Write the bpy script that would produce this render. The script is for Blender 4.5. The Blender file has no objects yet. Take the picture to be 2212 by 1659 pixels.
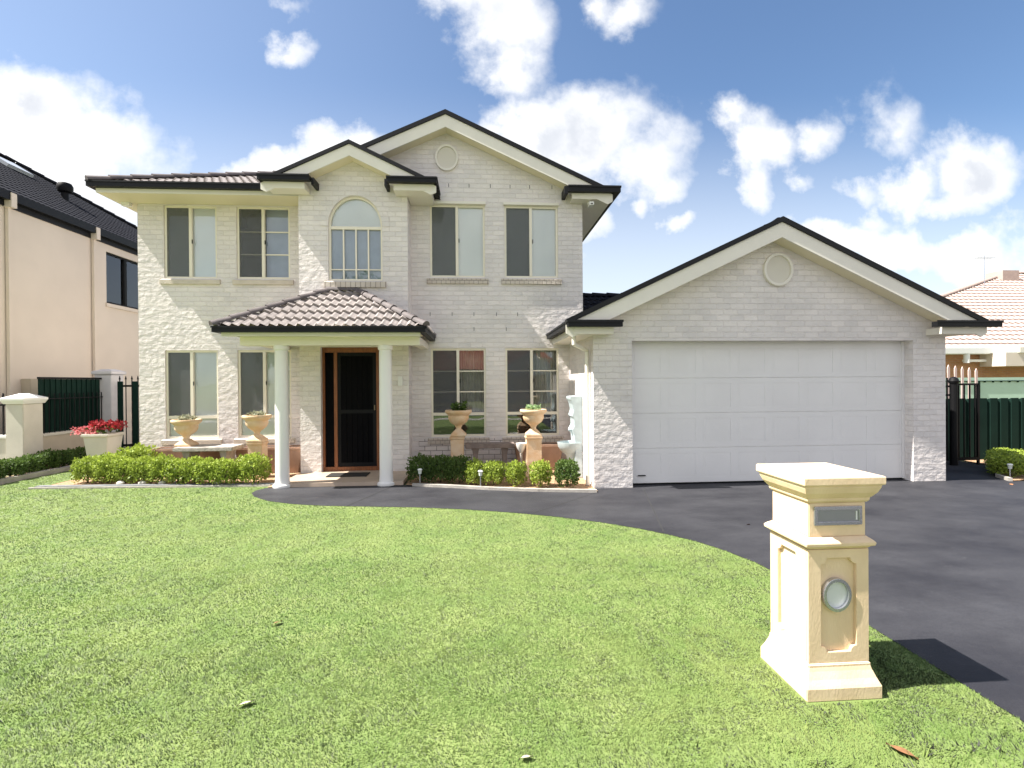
import bpy, bmesh, math, random
import numpy as np
from mathutils import Vector, Matrix
from mathutils.geometry import tessellate_polygon
random.seed(7); RNG = np.random.default_rng(11)
S = bpy.context.scene
COL = S.collection
R = math.radians

# ------------------------------------------------------------------ camera
H = 1.8
yaw, roll, pitch = R(3.95), R(.41), R(.25)
fw = Vector((math.sin(yaw)*math.cos(pitch), math.cos(yaw)*math.cos(pitch), -math.sin(pitch)))
rt = Vector((math.cos(yaw), -math.sin(yaw), 0)); up = rt.cross(fw)
rt, up = rt*math.cos(roll)-up*math.sin(roll), up*math.cos(roll)+rt*math.sin(roll)
cd = bpy.data.cameras.new('camera'); cam = bpy.data.objects.new('camera', cd); COL.objects.link(cam)
cam.matrix_world = Matrix(((rt.x, up.x, -fw.x, 0), (rt.y, up.y, -fw.y, 0), (rt.z, up.z, -fw.z, H), (0, 0, 0, 1)))
cd.sensor_width = 36; cd.lens = 1100/2212*36; cd.clip_end = 3000; cd.clip_start = .05
S.camera = cam

# ------------------------------------------------------------------ light
LDIR = Vector((.875, .115, -1.26)).normalized()
sd = bpy.data.lights.new('sun', 'SUN'); sd.energy = 5.0; sd.angle = R(.5); sd.color = (1, .95, .87)
so = bpy.data.objects.new('sun', sd); COL.objects.link(so)
so.rotation_euler = LDIR.to_track_quat('-Z', 'Y').to_euler()
S.view_settings.view_transform = 'Standard'; S.view_settings.look = 'None'
S.view_settings.exposure = 1.47; S.view_settings.gamma = 1
S.view_settings.use_curve_mapping = False

W = bpy.data.worlds.new('World'); S.world = W; W.use_nodes = True
def build_world():
    nt = W.node_tree; nt.nodes.clear(); N = nt.nodes; L = nt.links
    def nd(t, **k):
        n = N.new(t)
        for a, b in k.items(): setattr(n, a, b)
        return n
    def val(n, i, v):
        if hasattr(v, 'is_linked') or hasattr(v, 'links'): L.new(v, n.inputs[i])
        else: n.inputs[i].default_value = v
    def M(op, a, b=0., c=0., clamp=False):
        n = nd('ShaderNodeMath', operation=op, use_clamp=clamp); val(n, 0, a); val(n, 1, b)
        if op in ('MULTIPLY_ADD', 'SMOOTH_MAX'): val(n, 2, c)
        return n.outputs[0]
    def MR(v, a, b, c=0., d=1., interp='SMOOTHSTEP'):
        n = nd('ShaderNodeMapRange', interpolation_type=interp); val(n, 0, v)
        for i, x in enumerate((a, b, c, d)): n.inputs[i+1].default_value = x
        return n.outputs[0]
    sky = nd('ShaderNodeTexSky', sky_type='NISHITA'); sky.sun_disc = False
    sky.sun_elevation = math.asin(-LDIR.z); sky.sun_rotation = math.atan2(-LDIR.x, -LDIR.y)
    sky.altitude = 50; sky.air_density = 1.0; sky.dust_density = .6; sky.ozone_density = 2.2
    hs = nd('ShaderNodeHueSaturation'); hs.inputs['Saturation'].default_value = 1.06; L.new(sky.outputs[0], hs.inputs['Color'])
    bg = nd('ShaderNodeBackground'); bg.inputs[1].default_value = SKY; L.new(hs.outputs[0], bg.inputs[0])
    tc = nd('ShaderNodeTexCoord'); D = tc.outputs['Generated']
    sx = nd('ShaderNodeSeparateXYZ'); L.new(D, sx.inputs[0]); x, y, z = sx.outputs
    ay = M('MAXIMUM', M('ABSOLUTE', y), .06)
    u = M('DIVIDE', x, ay); v = M('DIVIDE', z, ay)
    cb = nd('ShaderNodeCombineXYZ'); val(cb, 0, u); val(cb, 1, v); cb.inputs[2].default_value = 0
    uv = cb.outputs[0]
    # domain warp
    n1 = nd('ShaderNodeTexNoise'); n1.inputs['Scale'].default_value = 5.; n1.inputs['Detail'].default_value = 7; n1.inputs['Roughness'].default_value = .6
    L.new(uv, n1.inputs['Vector'])
    n2 = nd('ShaderNodeTexNoise'); n2.inputs['Scale'].default_value = 8; n2.inputs['Detail'].default_value = 10; n2.inputs['Roughness'].default_value = .56
    L.new(uv, n2.inputs['Vector'])
    sub = nd('ShaderNodeVectorMath', operation='SUBTRACT'); L.new(n1.outputs['Color'], sub.inputs[0]); sub.inputs[1].default_value = (.5, .5, .5)
    sc = nd('ShaderNodeVectorMath', operation='SCALE'); L.new(sub.outputs[0], sc.inputs[0]); sc.inputs['Scale'].default_value = .15
    n5 = nd('ShaderNodeTexNoise'); n5.inputs['Scale'].default_value = 16.; n5.inputs['Detail'].default_value = 6; n5.inputs['Roughness'].default_value = .65
    L.new(uv, n5.inputs['Vector'])
    sub5 = nd('ShaderNodeVectorMath', operation='SUBTRACT'); L.new(n5.outputs['Color'], sub5.inputs[0]); sub5.inputs[1].default_value = (.5, .5, .5)
    sc5 = nd('ShaderNodeVectorMath', operation='SCALE'); L.new(sub5.outputs[0], sc5.inputs[0]); sc5.inputs['Scale'].default_value = .045
    wv = nd('ShaderNodeVectorMath', operation='ADD'); L.new(uv, wv.inputs[0]); L.new(sc.outputs[0], wv.inputs[1])
    wv2 = nd('ShaderNodeVectorMath', operation='ADD'); L.new(wv.outputs[0], wv2.inputs[0]); L.new(sc5.outputs[0], wv2.inputs[1]); wv = wv2
    acc = None
    for (cx, cy, rx, ry, wgt) in CLOUDS:
        s1 = nd('ShaderNodeVectorMath', operation='SUBTRACT'); L.new(wv.outputs[0], s1.inputs[0]); s1.inputs[1].default_value = (cx, cy, 0)
        m1 = nd('ShaderNodeVectorMath', operation='MULTIPLY'); L.new(s1.outputs[0], m1.inputs[0]); m1.inputs[1].default_value = (1/rx, 1/ry, 0)
        ln = nd('ShaderNodeVectorMath', operation='LENGTH'); L.new(m1.outputs[0], ln.inputs[0])
        d = M('MULTIPLY', M('SUBTRACT', 1.0, ln.outputs['Value']), wgt)
        acc = d if acc is None else M('SMOOTH_MAX', acc, d, .15)
    front = MR(y, 0., .12)
    # clouds elsewhere round the sky, unseen; cover behind camera raised to fill the facade
    n3 = nd('ShaderNodeTexNoise'); n3.inputs['Scale'].default_value = 3.2; n3.inputs['Detail'].default_value = 7; n3.inputs['Roughness'].default_value = .58
    L.new(D, n3.inputs['Vector'])
    back = M('ADD', M('MULTIPLY_ADD', M('SUBTRACT', n3.outputs['Fac'], .5), 4.0, .35), MR(z, .6, .05, 0., .9))
    accm = nd('ShaderNodeMix', data_type='FLOAT'); L.new(front, accm.inputs[0]); L.new(back, accm.inputs[2]); L.new(acc, accm.inputs[3])
    dens = M('ADD', accm.outputs[0], M('MULTIPLY', M('SUBTRACT', n2.outputs['Fac'], .475), 2.4))
    mask = MR(dens, -.26, .98)
    veil = M('ADD', MR(v, .60, .12, .0, .50), MR(u, .5, -1.2, 0., .13))
    mask = M('MAXIMUM', mask, veil)
    mask = M('MULTIPLY', mask, MR(z, -.02, .03))
    # shading of the clouds: thicker lower parts are greyer
    n4 = nd('ShaderNodeTexNoise'); n4.inputs['Scale'].default_value = 6; n4.inputs['Detail'].default_value = 5
    off = nd('ShaderNodeVectorMath', operation='ADD'); L.new(wv.outputs[0], off.inputs[0]); off.inputs[1].default_value = (3.1, -1.7, .4); L.new(off.outputs[0], n4.inputs['Vector'])
    g = M('MULTIPLY', MR(dens, .25, 1.5), MR(n4.outputs['Fac'], .38, .62))
    cm = nd('ShaderNodeMix', data_type='RGBA'); L.new(g, cm.inputs[0]); cm.inputs[6].default_value = (1.0, 1.0, 1.0, 1); cm.inputs[7].default_value = (.66, .69, .75, 1)
    cbg = nd('ShaderNodeBackground'); cbg.inputs[1].default_value = CLOUD_STR; L.new(cm.outputs[2], cbg.inputs[0])
    mx = nd('ShaderNodeMixShader'); L.new(mask, mx.inputs[0]); L.new(bg.outputs[0], mx.inputs[1]); L.new(cbg.outputs[0], mx.inputs[2])
    out = nd('ShaderNodeOutputWorld'); L.new(mx.outputs[0], out.inputs[0])
SKY = .068; CLOUD_STR = .445
# cloud banks: direction x/y, z/y, half-widths, weight
CLOUDS = [
 (-.80,.43,.24,.14,1.5),(-.88,.52,.16,.09,1.6),(-.70,.46,.13,.08,1.4),(-.95,.36,.22,.14,1.5),(-.70,.33,.17,.07,1.3),(-.60,.30,.12,.05,1.),(-.97,.60,.05,.09,1.1),(-.92,.25,.3,.08,1.3),
 (-.37,.39,.12,.07,1.7),(-.27,.43,.11,.08,1.7),(-.22,.47,.05,.04,1.),(-.34,.65,.05,.03,.9),(-.35,.73,.045,.02,.5),
 (-.02,.76,.09,.06,1.2),(.05,.70,.10,.09,1.3),(.08,.61,.06,.06,1.),(.24,.75,.05,.035,.9),(.31,.74,.06,.04,.9),(.14,.57,.03,.03,.3),
 (.12,.48,.13,.10,1.6),(.23,.50,.14,.11,1.7),(.32,.45,.11,.10,1.4),(.38,.40,.05,.05,.8),(.20,.38,.09,.04,.8),
 (.22,.31,.08,.05,1.),(.33,.36,.035,.04,.8),(.42,.32,.05,.025,.7),(.16,.24,.06,.03,.8),
 (.52,.54,.05,.035,.9),(.56,.47,.07,.09,1.2),(.62,.46,.07,.06,1.1),(.69,.47,.05,.06,1.),(.56,.39,.05,.05,.9),(.67,.40,.05,.04,.8),
 (.86,.52,.08,.06,.55),(.90,.42,.10,.06,1.2),(1.04,.44,.14,.08,1.3),(.98,.37,.12,.05,1.),(.80,.385,.05,.035,.6),(.83,.33,.05,.025,.5),
 (.72,.28,.16,.05,1.1),(.86,.25,.18,.07,1.2),(1.03,.26,.14,.08,1.3),(.62,.28,.08,.04,.8),(1.25,.3,.2,.1,1.),
 (-1.4,.5,.3,.2,1.),(1.6,.5,.25,.15,1.),(-.2,1.1,.3,.12,1.),(.7,1.0,.2,.1,1.)]
build_world()

# ------------------------------------------------------------------ materials
def mat(name, base, rough=.7, var=.0, vscale=6., bump=0., bscale=40., spec=.5, metal=0., col2=None, stretch=None, detail=5):
    m = bpy.data.materials.new(name); m.use_nodes = True; nt = m.node_tree; N = nt.nodes; L = nt.links
    b = N['Principled BSDF']; b.inputs['Base Color'].default_value = (*base, 1); b.inputs['Roughness'].default_value = rough
    b.inputs['Specular IOR Level'].default_value = spec; b.inputs['Metallic'].default_value = metal
    g = N.new('ShaderNodeNewGeometry'); src = g.outputs['Position']
    if stretch:
        mp = N.new('ShaderNodeVectorMath'); mp.operation = 'MULTIPLY'; L.new(src, mp.inputs[0]); mp.inputs[1].default_value = stretch; src = mp.outputs[0]
    if var or col2:
        n = N.new('ShaderNodeTexNoise'); n.inputs['Scale'].default_value = vscale; n.inputs['Detail'].default_value = detail; L.new(src, n.inputs['Vector'])
        r = N.new('ShaderNodeMapRange'); L.new(n.outputs['Fac'], r.inputs[0]); r.inputs[1].default_value = .35; r.inputs[2].default_value = .65
        x = N.new('ShaderNodeMix'); x.data_type = 'RGBA'; L.new(r.outputs[0], x.inputs[0])
        c2 = col2 if col2 else tuple(c*(1-var) for c in base)
        x.inputs[6].default_value = (*base, 1); x.inputs[7].default_value = (*c2, 1); L.new(x.outputs[2], b.inputs['Base Color'])
    if bump:
        n = N.new('ShaderNodeTexNoise'); n.inputs['Scale'].default_value = bscale; n.inputs['Detail'].default_value = 4; L.new(src, n.inputs['Vector'])
        q = N.new('ShaderNodeBump'); q.inputs['Strength'].default_value = bump; q.inputs['Distance'].default_value = .02; L.new(n.outputs['Fac'], q.inputs['Height']); L.new(q.outputs[0], b.inputs['Normal'])
    return m

def brick_mat(name, c1, c2, mortar, bw=.24, bh=.097, rock=.6, mort=.012, dist=.02, lowdark=False):
    m = bpy.data.materials.new(name); m.use_nodes = True; nt = m.node_tree; N = nt.nodes; L = nt.links; b = N['Principled BSDF']
    b.inputs['Roughness'].default_value = .85; b.inputs['Specular IOR Level'].default_value = .25
    g = N.new('ShaderNodeNewGeometry'); s = N.new('ShaderNodeSeparateXYZ'); L.new(g.outputs['Position'], s.inputs[0])
    t = N.new('ShaderNodeSeparateXYZ'); L.new(g.outputs['True Normal'], t.inputs[0])
    def M(op, a, c=None):
        n = N.new('ShaderNodeMath'); n.operation = op
        for i, q in enumerate((a, c)):
            if q is None: continue
            if isinstance(q, (int, float)): n.inputs[i].default_value = q
            else: L.new(q, n.inputs[i])
        return n.outputs[0]
    side = M('GREATER_THAN', M('ABSOLUTE', t.outputs[0]), .6)
    u = N.new('ShaderNodeMix'); u.data_type = 'FLOAT'; L.new(side, u.inputs[0]); L.new(s.outputs[0], u.inputs[2]); L.new(s.outputs[1], u.inputs[3])
    c = N.new('ShaderNodeCombineXYZ'); L.new(u.outputs[0], c.inputs[0]); L.new(s.outputs[2], c.inputs[1])
    br = N.new('ShaderNodeTexBrick'); L.new(c.outputs[0], br.inputs['Vector'])
    br.inputs['Color1'].default_value = (*c1, 1); br.inputs['Color2'].default_value = (*c2, 1); br.inputs['Mortar'].default_value = (*mortar, 1)
    br.inputs['Scale'].default_value = 1; br.inputs['Mortar Size'].default_value = mort/2; br.inputs['Mortar Smooth'].default_value = .4
    br.inputs['Brick Width'].default_value = bw; br.inputs['Row Height'].default_value = bh; br.inputs['Bias'].default_value = -.1
    if lowdark:      # blackened joints low on the wall under the right-hand windows
        k = M('MULTIPLY', M('LESS_THAN', s.outputs[2], .63), M('MULTIPLY', M('GREATER_THAN', s.outputs[0], -1.2), M('LESS_THAN', s.outputs[0], 1.5)))
        mm = N.new('ShaderNodeMix'); mm.data_type = 'RGBA'; L.new(k, mm.inputs[0]); mm.inputs[6].default_value = (*mortar, 1); mm.inputs[7].default_value = (.22,.18,.17,1); L.new(mm.outputs[2], br.inputs['Mortar'])
    n = N.new('ShaderNodeTexNoise'); n.inputs['Scale'].default_value = .9; n.inputs['Detail'].default_value = 6; n.inputs['Roughness'].default_value = .65; L.new(c.outputs[0], n.inputs['Vector'])
    mr = N.new('ShaderNodeMapRange'); L.new(n.outputs['Fac'], mr.inputs[0]); mr.inputs[1].default_value = .3; mr.inputs[2].default_value = .75; mr.inputs[3].default_value = 1.05; mr.inputs[4].default_value = .86
    x = N.new('ShaderNodeMix'); x.data_type = 'RGBA'; x.blend_type = 'MULTIPLY'; x.inputs[0].default_value = 1; L.new(br.outputs[0], x.inputs[6]); L.new(mr.outputs[0], x.inputs[7])
    L.new(x.outputs[2], b.inputs['Base Color'])
    # rock face bump
    st = N.new('ShaderNodeVectorMath'); st.operation = 'MULTIPLY'; L.new(g.outputs['Position'], st.inputs[0]); st.inputs[1].default_value = (8, 8, 11)
    n2 = N.new('ShaderNodeTexNoise'); n2.inputs['Scale'].default_value = 1; n2.inputs['Detail'].default_value = 3; n2.inputs['Roughness'].default_value = .55; L.new(st.outputs[0], n2.inputs['Vector'])
    hsum = N.new('ShaderNodeMath'); hsum.operation = 'MULTIPLY_ADD'; L.new(br.outputs['Fac'], hsum.inputs[0]); hsum.inputs[1].default_value = -.38
    L.new(M('MULTIPLY', n2.outputs['Fac'], rock*2), hsum.inputs[2])
    bp = N.new('ShaderNodeBump'); bp.inputs['Strength'].default_value = 1.; bp.inputs['Distance'].default_value = dist; L.new(hsum.outputs[0], bp.inputs['Height']); L.new(bp.outputs[0], b.inputs['Normal'])
    return m

BR = brick_mat('cream_rockface_brick', (.80,.745,.715), (.70,.66,.645), (.80,.735,.70), rock=.6, dist=.015, lowdark=True)
SILLB = brick_mat('soldier_brick_sill', (.60,.54,.47), (.54,.47,.41), (.30,.25,.22), bw=.095, bh=.3, rock=.3)
SILLC = mat('cream_stone_sill', (.62,.55,.46), .8, var=.15, bump=.3)
CREAM = mat('cream_painted_timber', (.79,.745,.65), .5, var=.04, vscale=3)
BARGE = mat('pale_barge_board_paint', (.80,.76,.68), .5, var=.05, vscale=3)
SOFF = mat('cream_soffit_sheet', (.78,.70,.52), .6)
FRAME = mat('cream_window_frame_paint', (.80,.745,.62), .35)
GUT = mat('charcoal_gutter_steel', (.006,.0065,.008), .5, spec=.25)
TILE = mat('weathered_concrete_roof_tile', (.31,.275,.26), .8, col2=(.225,.20,.19), vscale=5, bump=.3, bscale=60)
TILED = mat('charcoal_concrete_roof_tile', (.018,.019,.027), .85, spec=.12, col2=(.013,.014,.020), vscale=6, bump=.3, bscale=60)
CAPM = mat('dark_ridge_cap', (.12,.10,.10), .7, var=.4, vscale=5)
WHITE = mat('white_paint', (.80,.79,.76), .4)
COLM = mat('off_white_column_paint', (.81,.79,.77), .45)
GDOOR = mat('pale_grey_garage_door_steel', (.81,.79,.78), .5, var=.04, vscale=2)
SAND = mat('cast_sandstone', (.80,.62,.43), .9, spec=.2, col2=(.72,.545,.365), vscale=3.2, bump=.10, bscale=45, stretch=(2.2,2.2,.8))
URNM = mat('terracotta_sandstone', (.62,.41,.235), .85, col2=(.68,.52,.36), vscale=7, bump=.3, bscale=50)
BENCHM = mat('aged_cast_stone', (.46,.42,.38), .9, var=.3, vscale=12, bump=.4)
FOUNT = mat('pale_blue_glazed_cement', (.46,.54,.56), .6, var=.15, vscale=9)
BLACK = mat('black_powdercoat', (.005,.005,.006), .6, spec=.2)
DKGREEN = mat('dark_green_steel_sheet', (.008,.026,.020), .8, var=.2, vscale=2, spec=.1)
MINT = mat('pale_mint_steel_sheet', (.42,.58,.47), .5, var=.1, vscale=1)
MESH = mat('security_mesh', (.003,.003,.004), .8, spec=.08)
ORANGE = mat('varnished_meranti_timber', (.27,.09,.028), .45, var=.35, vscale=14, stretch=(3,3,.4))
BLIND = mat('pale_roller_blind', (.90,.91,.90), .8, var=.05, vscale=2)
BLINDG = mat('grey_blind_behind_flyscreen', (.62,.66,.66), .85, var=.1, vscale=2)
BLUEBL = mat('sky_blue_tint_blind', (.42,.49,.62), .7, var=.15, vscale=3)  # blue of the reflected sky put into the blind's colour
ROOMD = mat('dark_room', (.012,.012,.012), .9)  # darkness of the unlit rooms put into the colour
CURT = mat('sheer_curtain', (.44,.43,.38), .9, var=.2, vscale=6)
PANELM = mat('chrome', (.55,.56,.60), .25, metal=.9)
GLASSW = mat('frosted_lamp_glass', (.62,.64,.66), .25)
RENDER = mat('cream_render_wall', (.70,.61,.515), .85, var=.06, vscale=1.2, bump=.15, bscale=50)
RENDERW = mat('white_render', (.62,.58,.50), .85, var=.1, vscale=3, bump=.15)
TAN = mat('tan_render', (.50,.43,.33), .85, var=.1, vscale=3, bump=.15)
GREYR = mat('grey_lavender_render', (.56,.55,.57), .85, var=.08)
PINKT = mat('pink_concrete_roof_tile', (.43,.335,.30), .85, col2=(.38,.295,.265), vscale=4)
ORBR = brick_mat('orange_brick', (.48,.25,.13), (.42,.21,.12), (.45,.36,.28), rock=.3)
BARK = mat('bark_brown_wood', (.10,.07,.045), .9)
TERRA = mat('red_flower', (.42,.035,.05), .6, var=.3, vscale=30)
PINKF = mat('pink_flower', (.55,.10,.13), .6, var=.3, vscale=30)
MULCH = mat('tan_bark_mulch', (.30,.17,.09), .95, col2=(.46,.31,.19), vscale=28, bump=.9, bscale=70)
KERB = mat('pale_concrete_edging', (.42,.39,.35), .9, var=.25, vscale=6, bump=.3)
SLAB = mat('cream_terrazzo_tile', (.50,.39,.30), .5, var=.12, vscale=6)
PAVEG = mat('grey_concrete_edging', (.20,.205,.21), .9, var=.3, vscale=8, bump=.3)
BOOK = mat('black_rubber', (.02,.018,.016), .9, var=.3, vscale=40, bump=.4)
LAMPC = mat('solar_lamp_glass', (.55,.60,.55), .3)

def asphalt():
    m = mat('sealed_charcoal_concrete', (.066,.067,.074), .62, spec=.35)
    nt = m.node_tree; N = nt.nodes; L = nt.links; b = N['Principled BSDF']; g = N.new('ShaderNodeNewGeometry')
    def noise(s, d, st=None):
        n = N.new('ShaderNodeTexNoise'); n.inputs['Scale'].default_value = s; n.inputs['Detail'].default_value = d; n.inputs['Roughness'].default_value = .65
        if st:
            v = N.new('ShaderNodeVectorMath'); v.operation = 'MULTIPLY'; v.inputs[1].default_value = st; L.new(g.outputs['Position'], v.inputs[0]); L.new(v.outputs[0], n.inputs['Vector'])
        else: L.new(g.outputs['Position'], n.inputs['Vector'])
        return n.outputs['Fac']
    r = N.new('ShaderNodeValToRGB'); L.new(noise(.8, 6, (1, 1.6, 1)), r.inputs[0])
    r.color_ramp.elements[0].position = .36; r.color_ramp.elements[0].color = (.018,.018,.023, 1)
    r.color_ramp.elements[1].position = .66; r.color_ramp.elements[1].color = (.041,.041,.047, 1)
    x = N.new('ShaderNodeMix'); x.data_type = 'RGBA'; x.blend_type = 'MULTIPLY'; x.inputs[0].default_value = .5
    r2 = N.new('ShaderNodeMapRange'); L.new(noise(90, 3), r2.inputs[0]); r2.inputs[1].default_value = .3; r2.inputs[2].default_value = .7; r2.inputs[3].default_value = .6; r2.inputs[4].default_value = 1.4
    L.new(r.outputs[0], x.inputs[6]); L.new(r2.outputs[0], x.inputs[7])
    # pale scuffs
    sc = N.new('ShaderNodeMapRange'); L.new(noise(5, 8, (1, 3, 1)), sc.inputs[0]); sc.inputs[1].default_value = .66; sc.inputs[2].default_value = .76; sc.inputs[3].default_value = 0; sc.inputs[4].default_value = .45
    y = N.new('ShaderNodeMix'); y.data_type = 'RGBA'; L.new(sc.outputs[0], y.inputs[0]); L.new(x.outputs[2], y.inputs[6]); y.inputs[7].default_value = (.12,.12,.12,1)
    L.new(y.outputs[2], b.inputs['Base Color'])
    ro = N.new('ShaderNodeMapRange'); L.new(noise(2, 5), ro.inputs[0]); ro.inputs[3].default_value = .5; ro.inputs[4].default_value = .8; L.new(ro.outputs[0], b.inputs['Roughness'])
    bp = N.new('ShaderNodeBump'); bp.inputs['Strength'].default_value = .35; bp.inputs['Distance'].default_value = .006; L.new(noise(120, 3), bp.inputs['Height']); L.new(bp.outputs[0], b.inputs['Normal'])
    return m
ASPH = asphalt()

def glass_mat():
    m = bpy.data.materials.new('window_glass'); m.use_nodes = True; nt = m.node_tree; nt.nodes.clear(); N = nt.nodes; L = nt.links
    t = N.new('ShaderNodeBsdfTransparent'); t.inputs[0].default_value = (.98,.99,.985,1)
    g = N.new('ShaderNodeBsdfGlossy'); g.inputs['Roughness'].default_value = .015; g.inputs[0].default_value = (.95,.97,1,1)
    f = N.new('ShaderNodeFresnel'); f.inputs[0].default_value = 1.5
    a = N.new('ShaderNodeMath'); a.operation = 'MULTIPLY_ADD'; L.new(f.outputs[0], a.inputs[0]); a.inputs[1].default_value = 1.3; a.inputs[2].default_value = .02
    n = N.new('ShaderNodeTexNoise'); n.inputs['Scale'].default_value = 1.3; ge = N.new('ShaderNodeNewGeometry'); L.new(ge.outputs['Position'], n.inputs['Vector'])
    bp = N.new('ShaderNodeBump'); bp.inputs['Strength'].default_value = .08; bp.inputs['Distance'].default_value = .03; L.new(n.outputs['Fac'], bp.inputs['Height']); L.new(bp.outputs[0], g.inputs['Normal'])
    x = N.new('ShaderNodeMixShader'); L.new(a.outputs[0], x.inputs[0]); L.new(t.outputs[0], x.inputs[1]); L.new(g.outputs[0], x.inputs[2])
    o = N.new('ShaderNodeOutputMaterial'); L.new(x.outputs[0], o.inputs[0]); return m
GLASS = glass_mat()
def screen_mat():
    m = bpy.data.materials.new('insect_screen'); m.use_nodes = True; nt = m.node_tree; N = nt.nodes; L = nt.links
    b = N['Principled BSDF']; b.inputs['Base Color'].default_value = (.15,.155,.16,1); b.inputs['Roughness'].default_value = .8; b.inputs['Specular IOR Level'].default_value = .1
    t = N.new('ShaderNodeBsdfTransparent'); x = N.new('ShaderNodeMixShader'); x.inputs[0].default_value = .38
    L.new(t.outputs[0], x.inputs[1]); L.new(b.outputs[0], x.inputs[2]); L.new(x.outputs[0], N['Material Output'].inputs[0]); return m
FLY = screen_mat()

def leaf_mat(name, lo, hi, trans=.35, flat=0):
    m = bpy.data.materials.new(name); m.use_nodes = True; nt = m.node_tree; nt.nodes.clear(); N = nt.nodes; L = nt.links
    at = N.new('ShaderNodeAttribute'); at.attribute_name = 'tint'
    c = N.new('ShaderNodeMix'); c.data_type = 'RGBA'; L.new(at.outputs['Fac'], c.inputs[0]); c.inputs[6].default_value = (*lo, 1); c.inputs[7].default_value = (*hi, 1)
    d = N.new('ShaderNodeBsdfPrincipled'); L.new(c.outputs[2], d.inputs['Base Color']); d.inputs['Roughness'].default_value = .5; d.inputs['Specular IOR Level'].default_value = .3
    t = N.new('ShaderNodeBsdfTranslucent'); L.new(c.outputs[2], t.inputs[0])
    x = N.new('ShaderNodeMixShader'); x.inputs[0].default_value = trans; L.new(d.outputs[0], x.inputs[1]); L.new(t.outputs[0], x.inputs[2])
    if flat:
        ge = N.new('ShaderNodeNewGeometry'); mv = N.new('ShaderNodeMix'); mv.data_type = 'VECTOR'; mv.inputs[0].default_value = flat
        L.new(ge.outputs['Normal'], mv.inputs[4]); mv.inputs[5].default_value = (0, 0, 1)
        nn = N.new('ShaderNodeVectorMath'); nn.operation = 'NORMALIZE'; L.new(mv.outputs[1], nn.inputs[0]); L.new(nn.outputs[0], d.inputs['Normal'])
    o = N.new('ShaderNodeOutputMaterial'); L.new(x.outputs[0], o.inputs[0]); return m
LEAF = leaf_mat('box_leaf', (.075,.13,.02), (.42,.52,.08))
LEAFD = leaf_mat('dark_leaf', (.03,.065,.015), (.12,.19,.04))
GRASSM = leaf_mat('grass_blade', (.088,.168,.032), (.205,.262,.080), .10, flat=.92)

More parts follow.
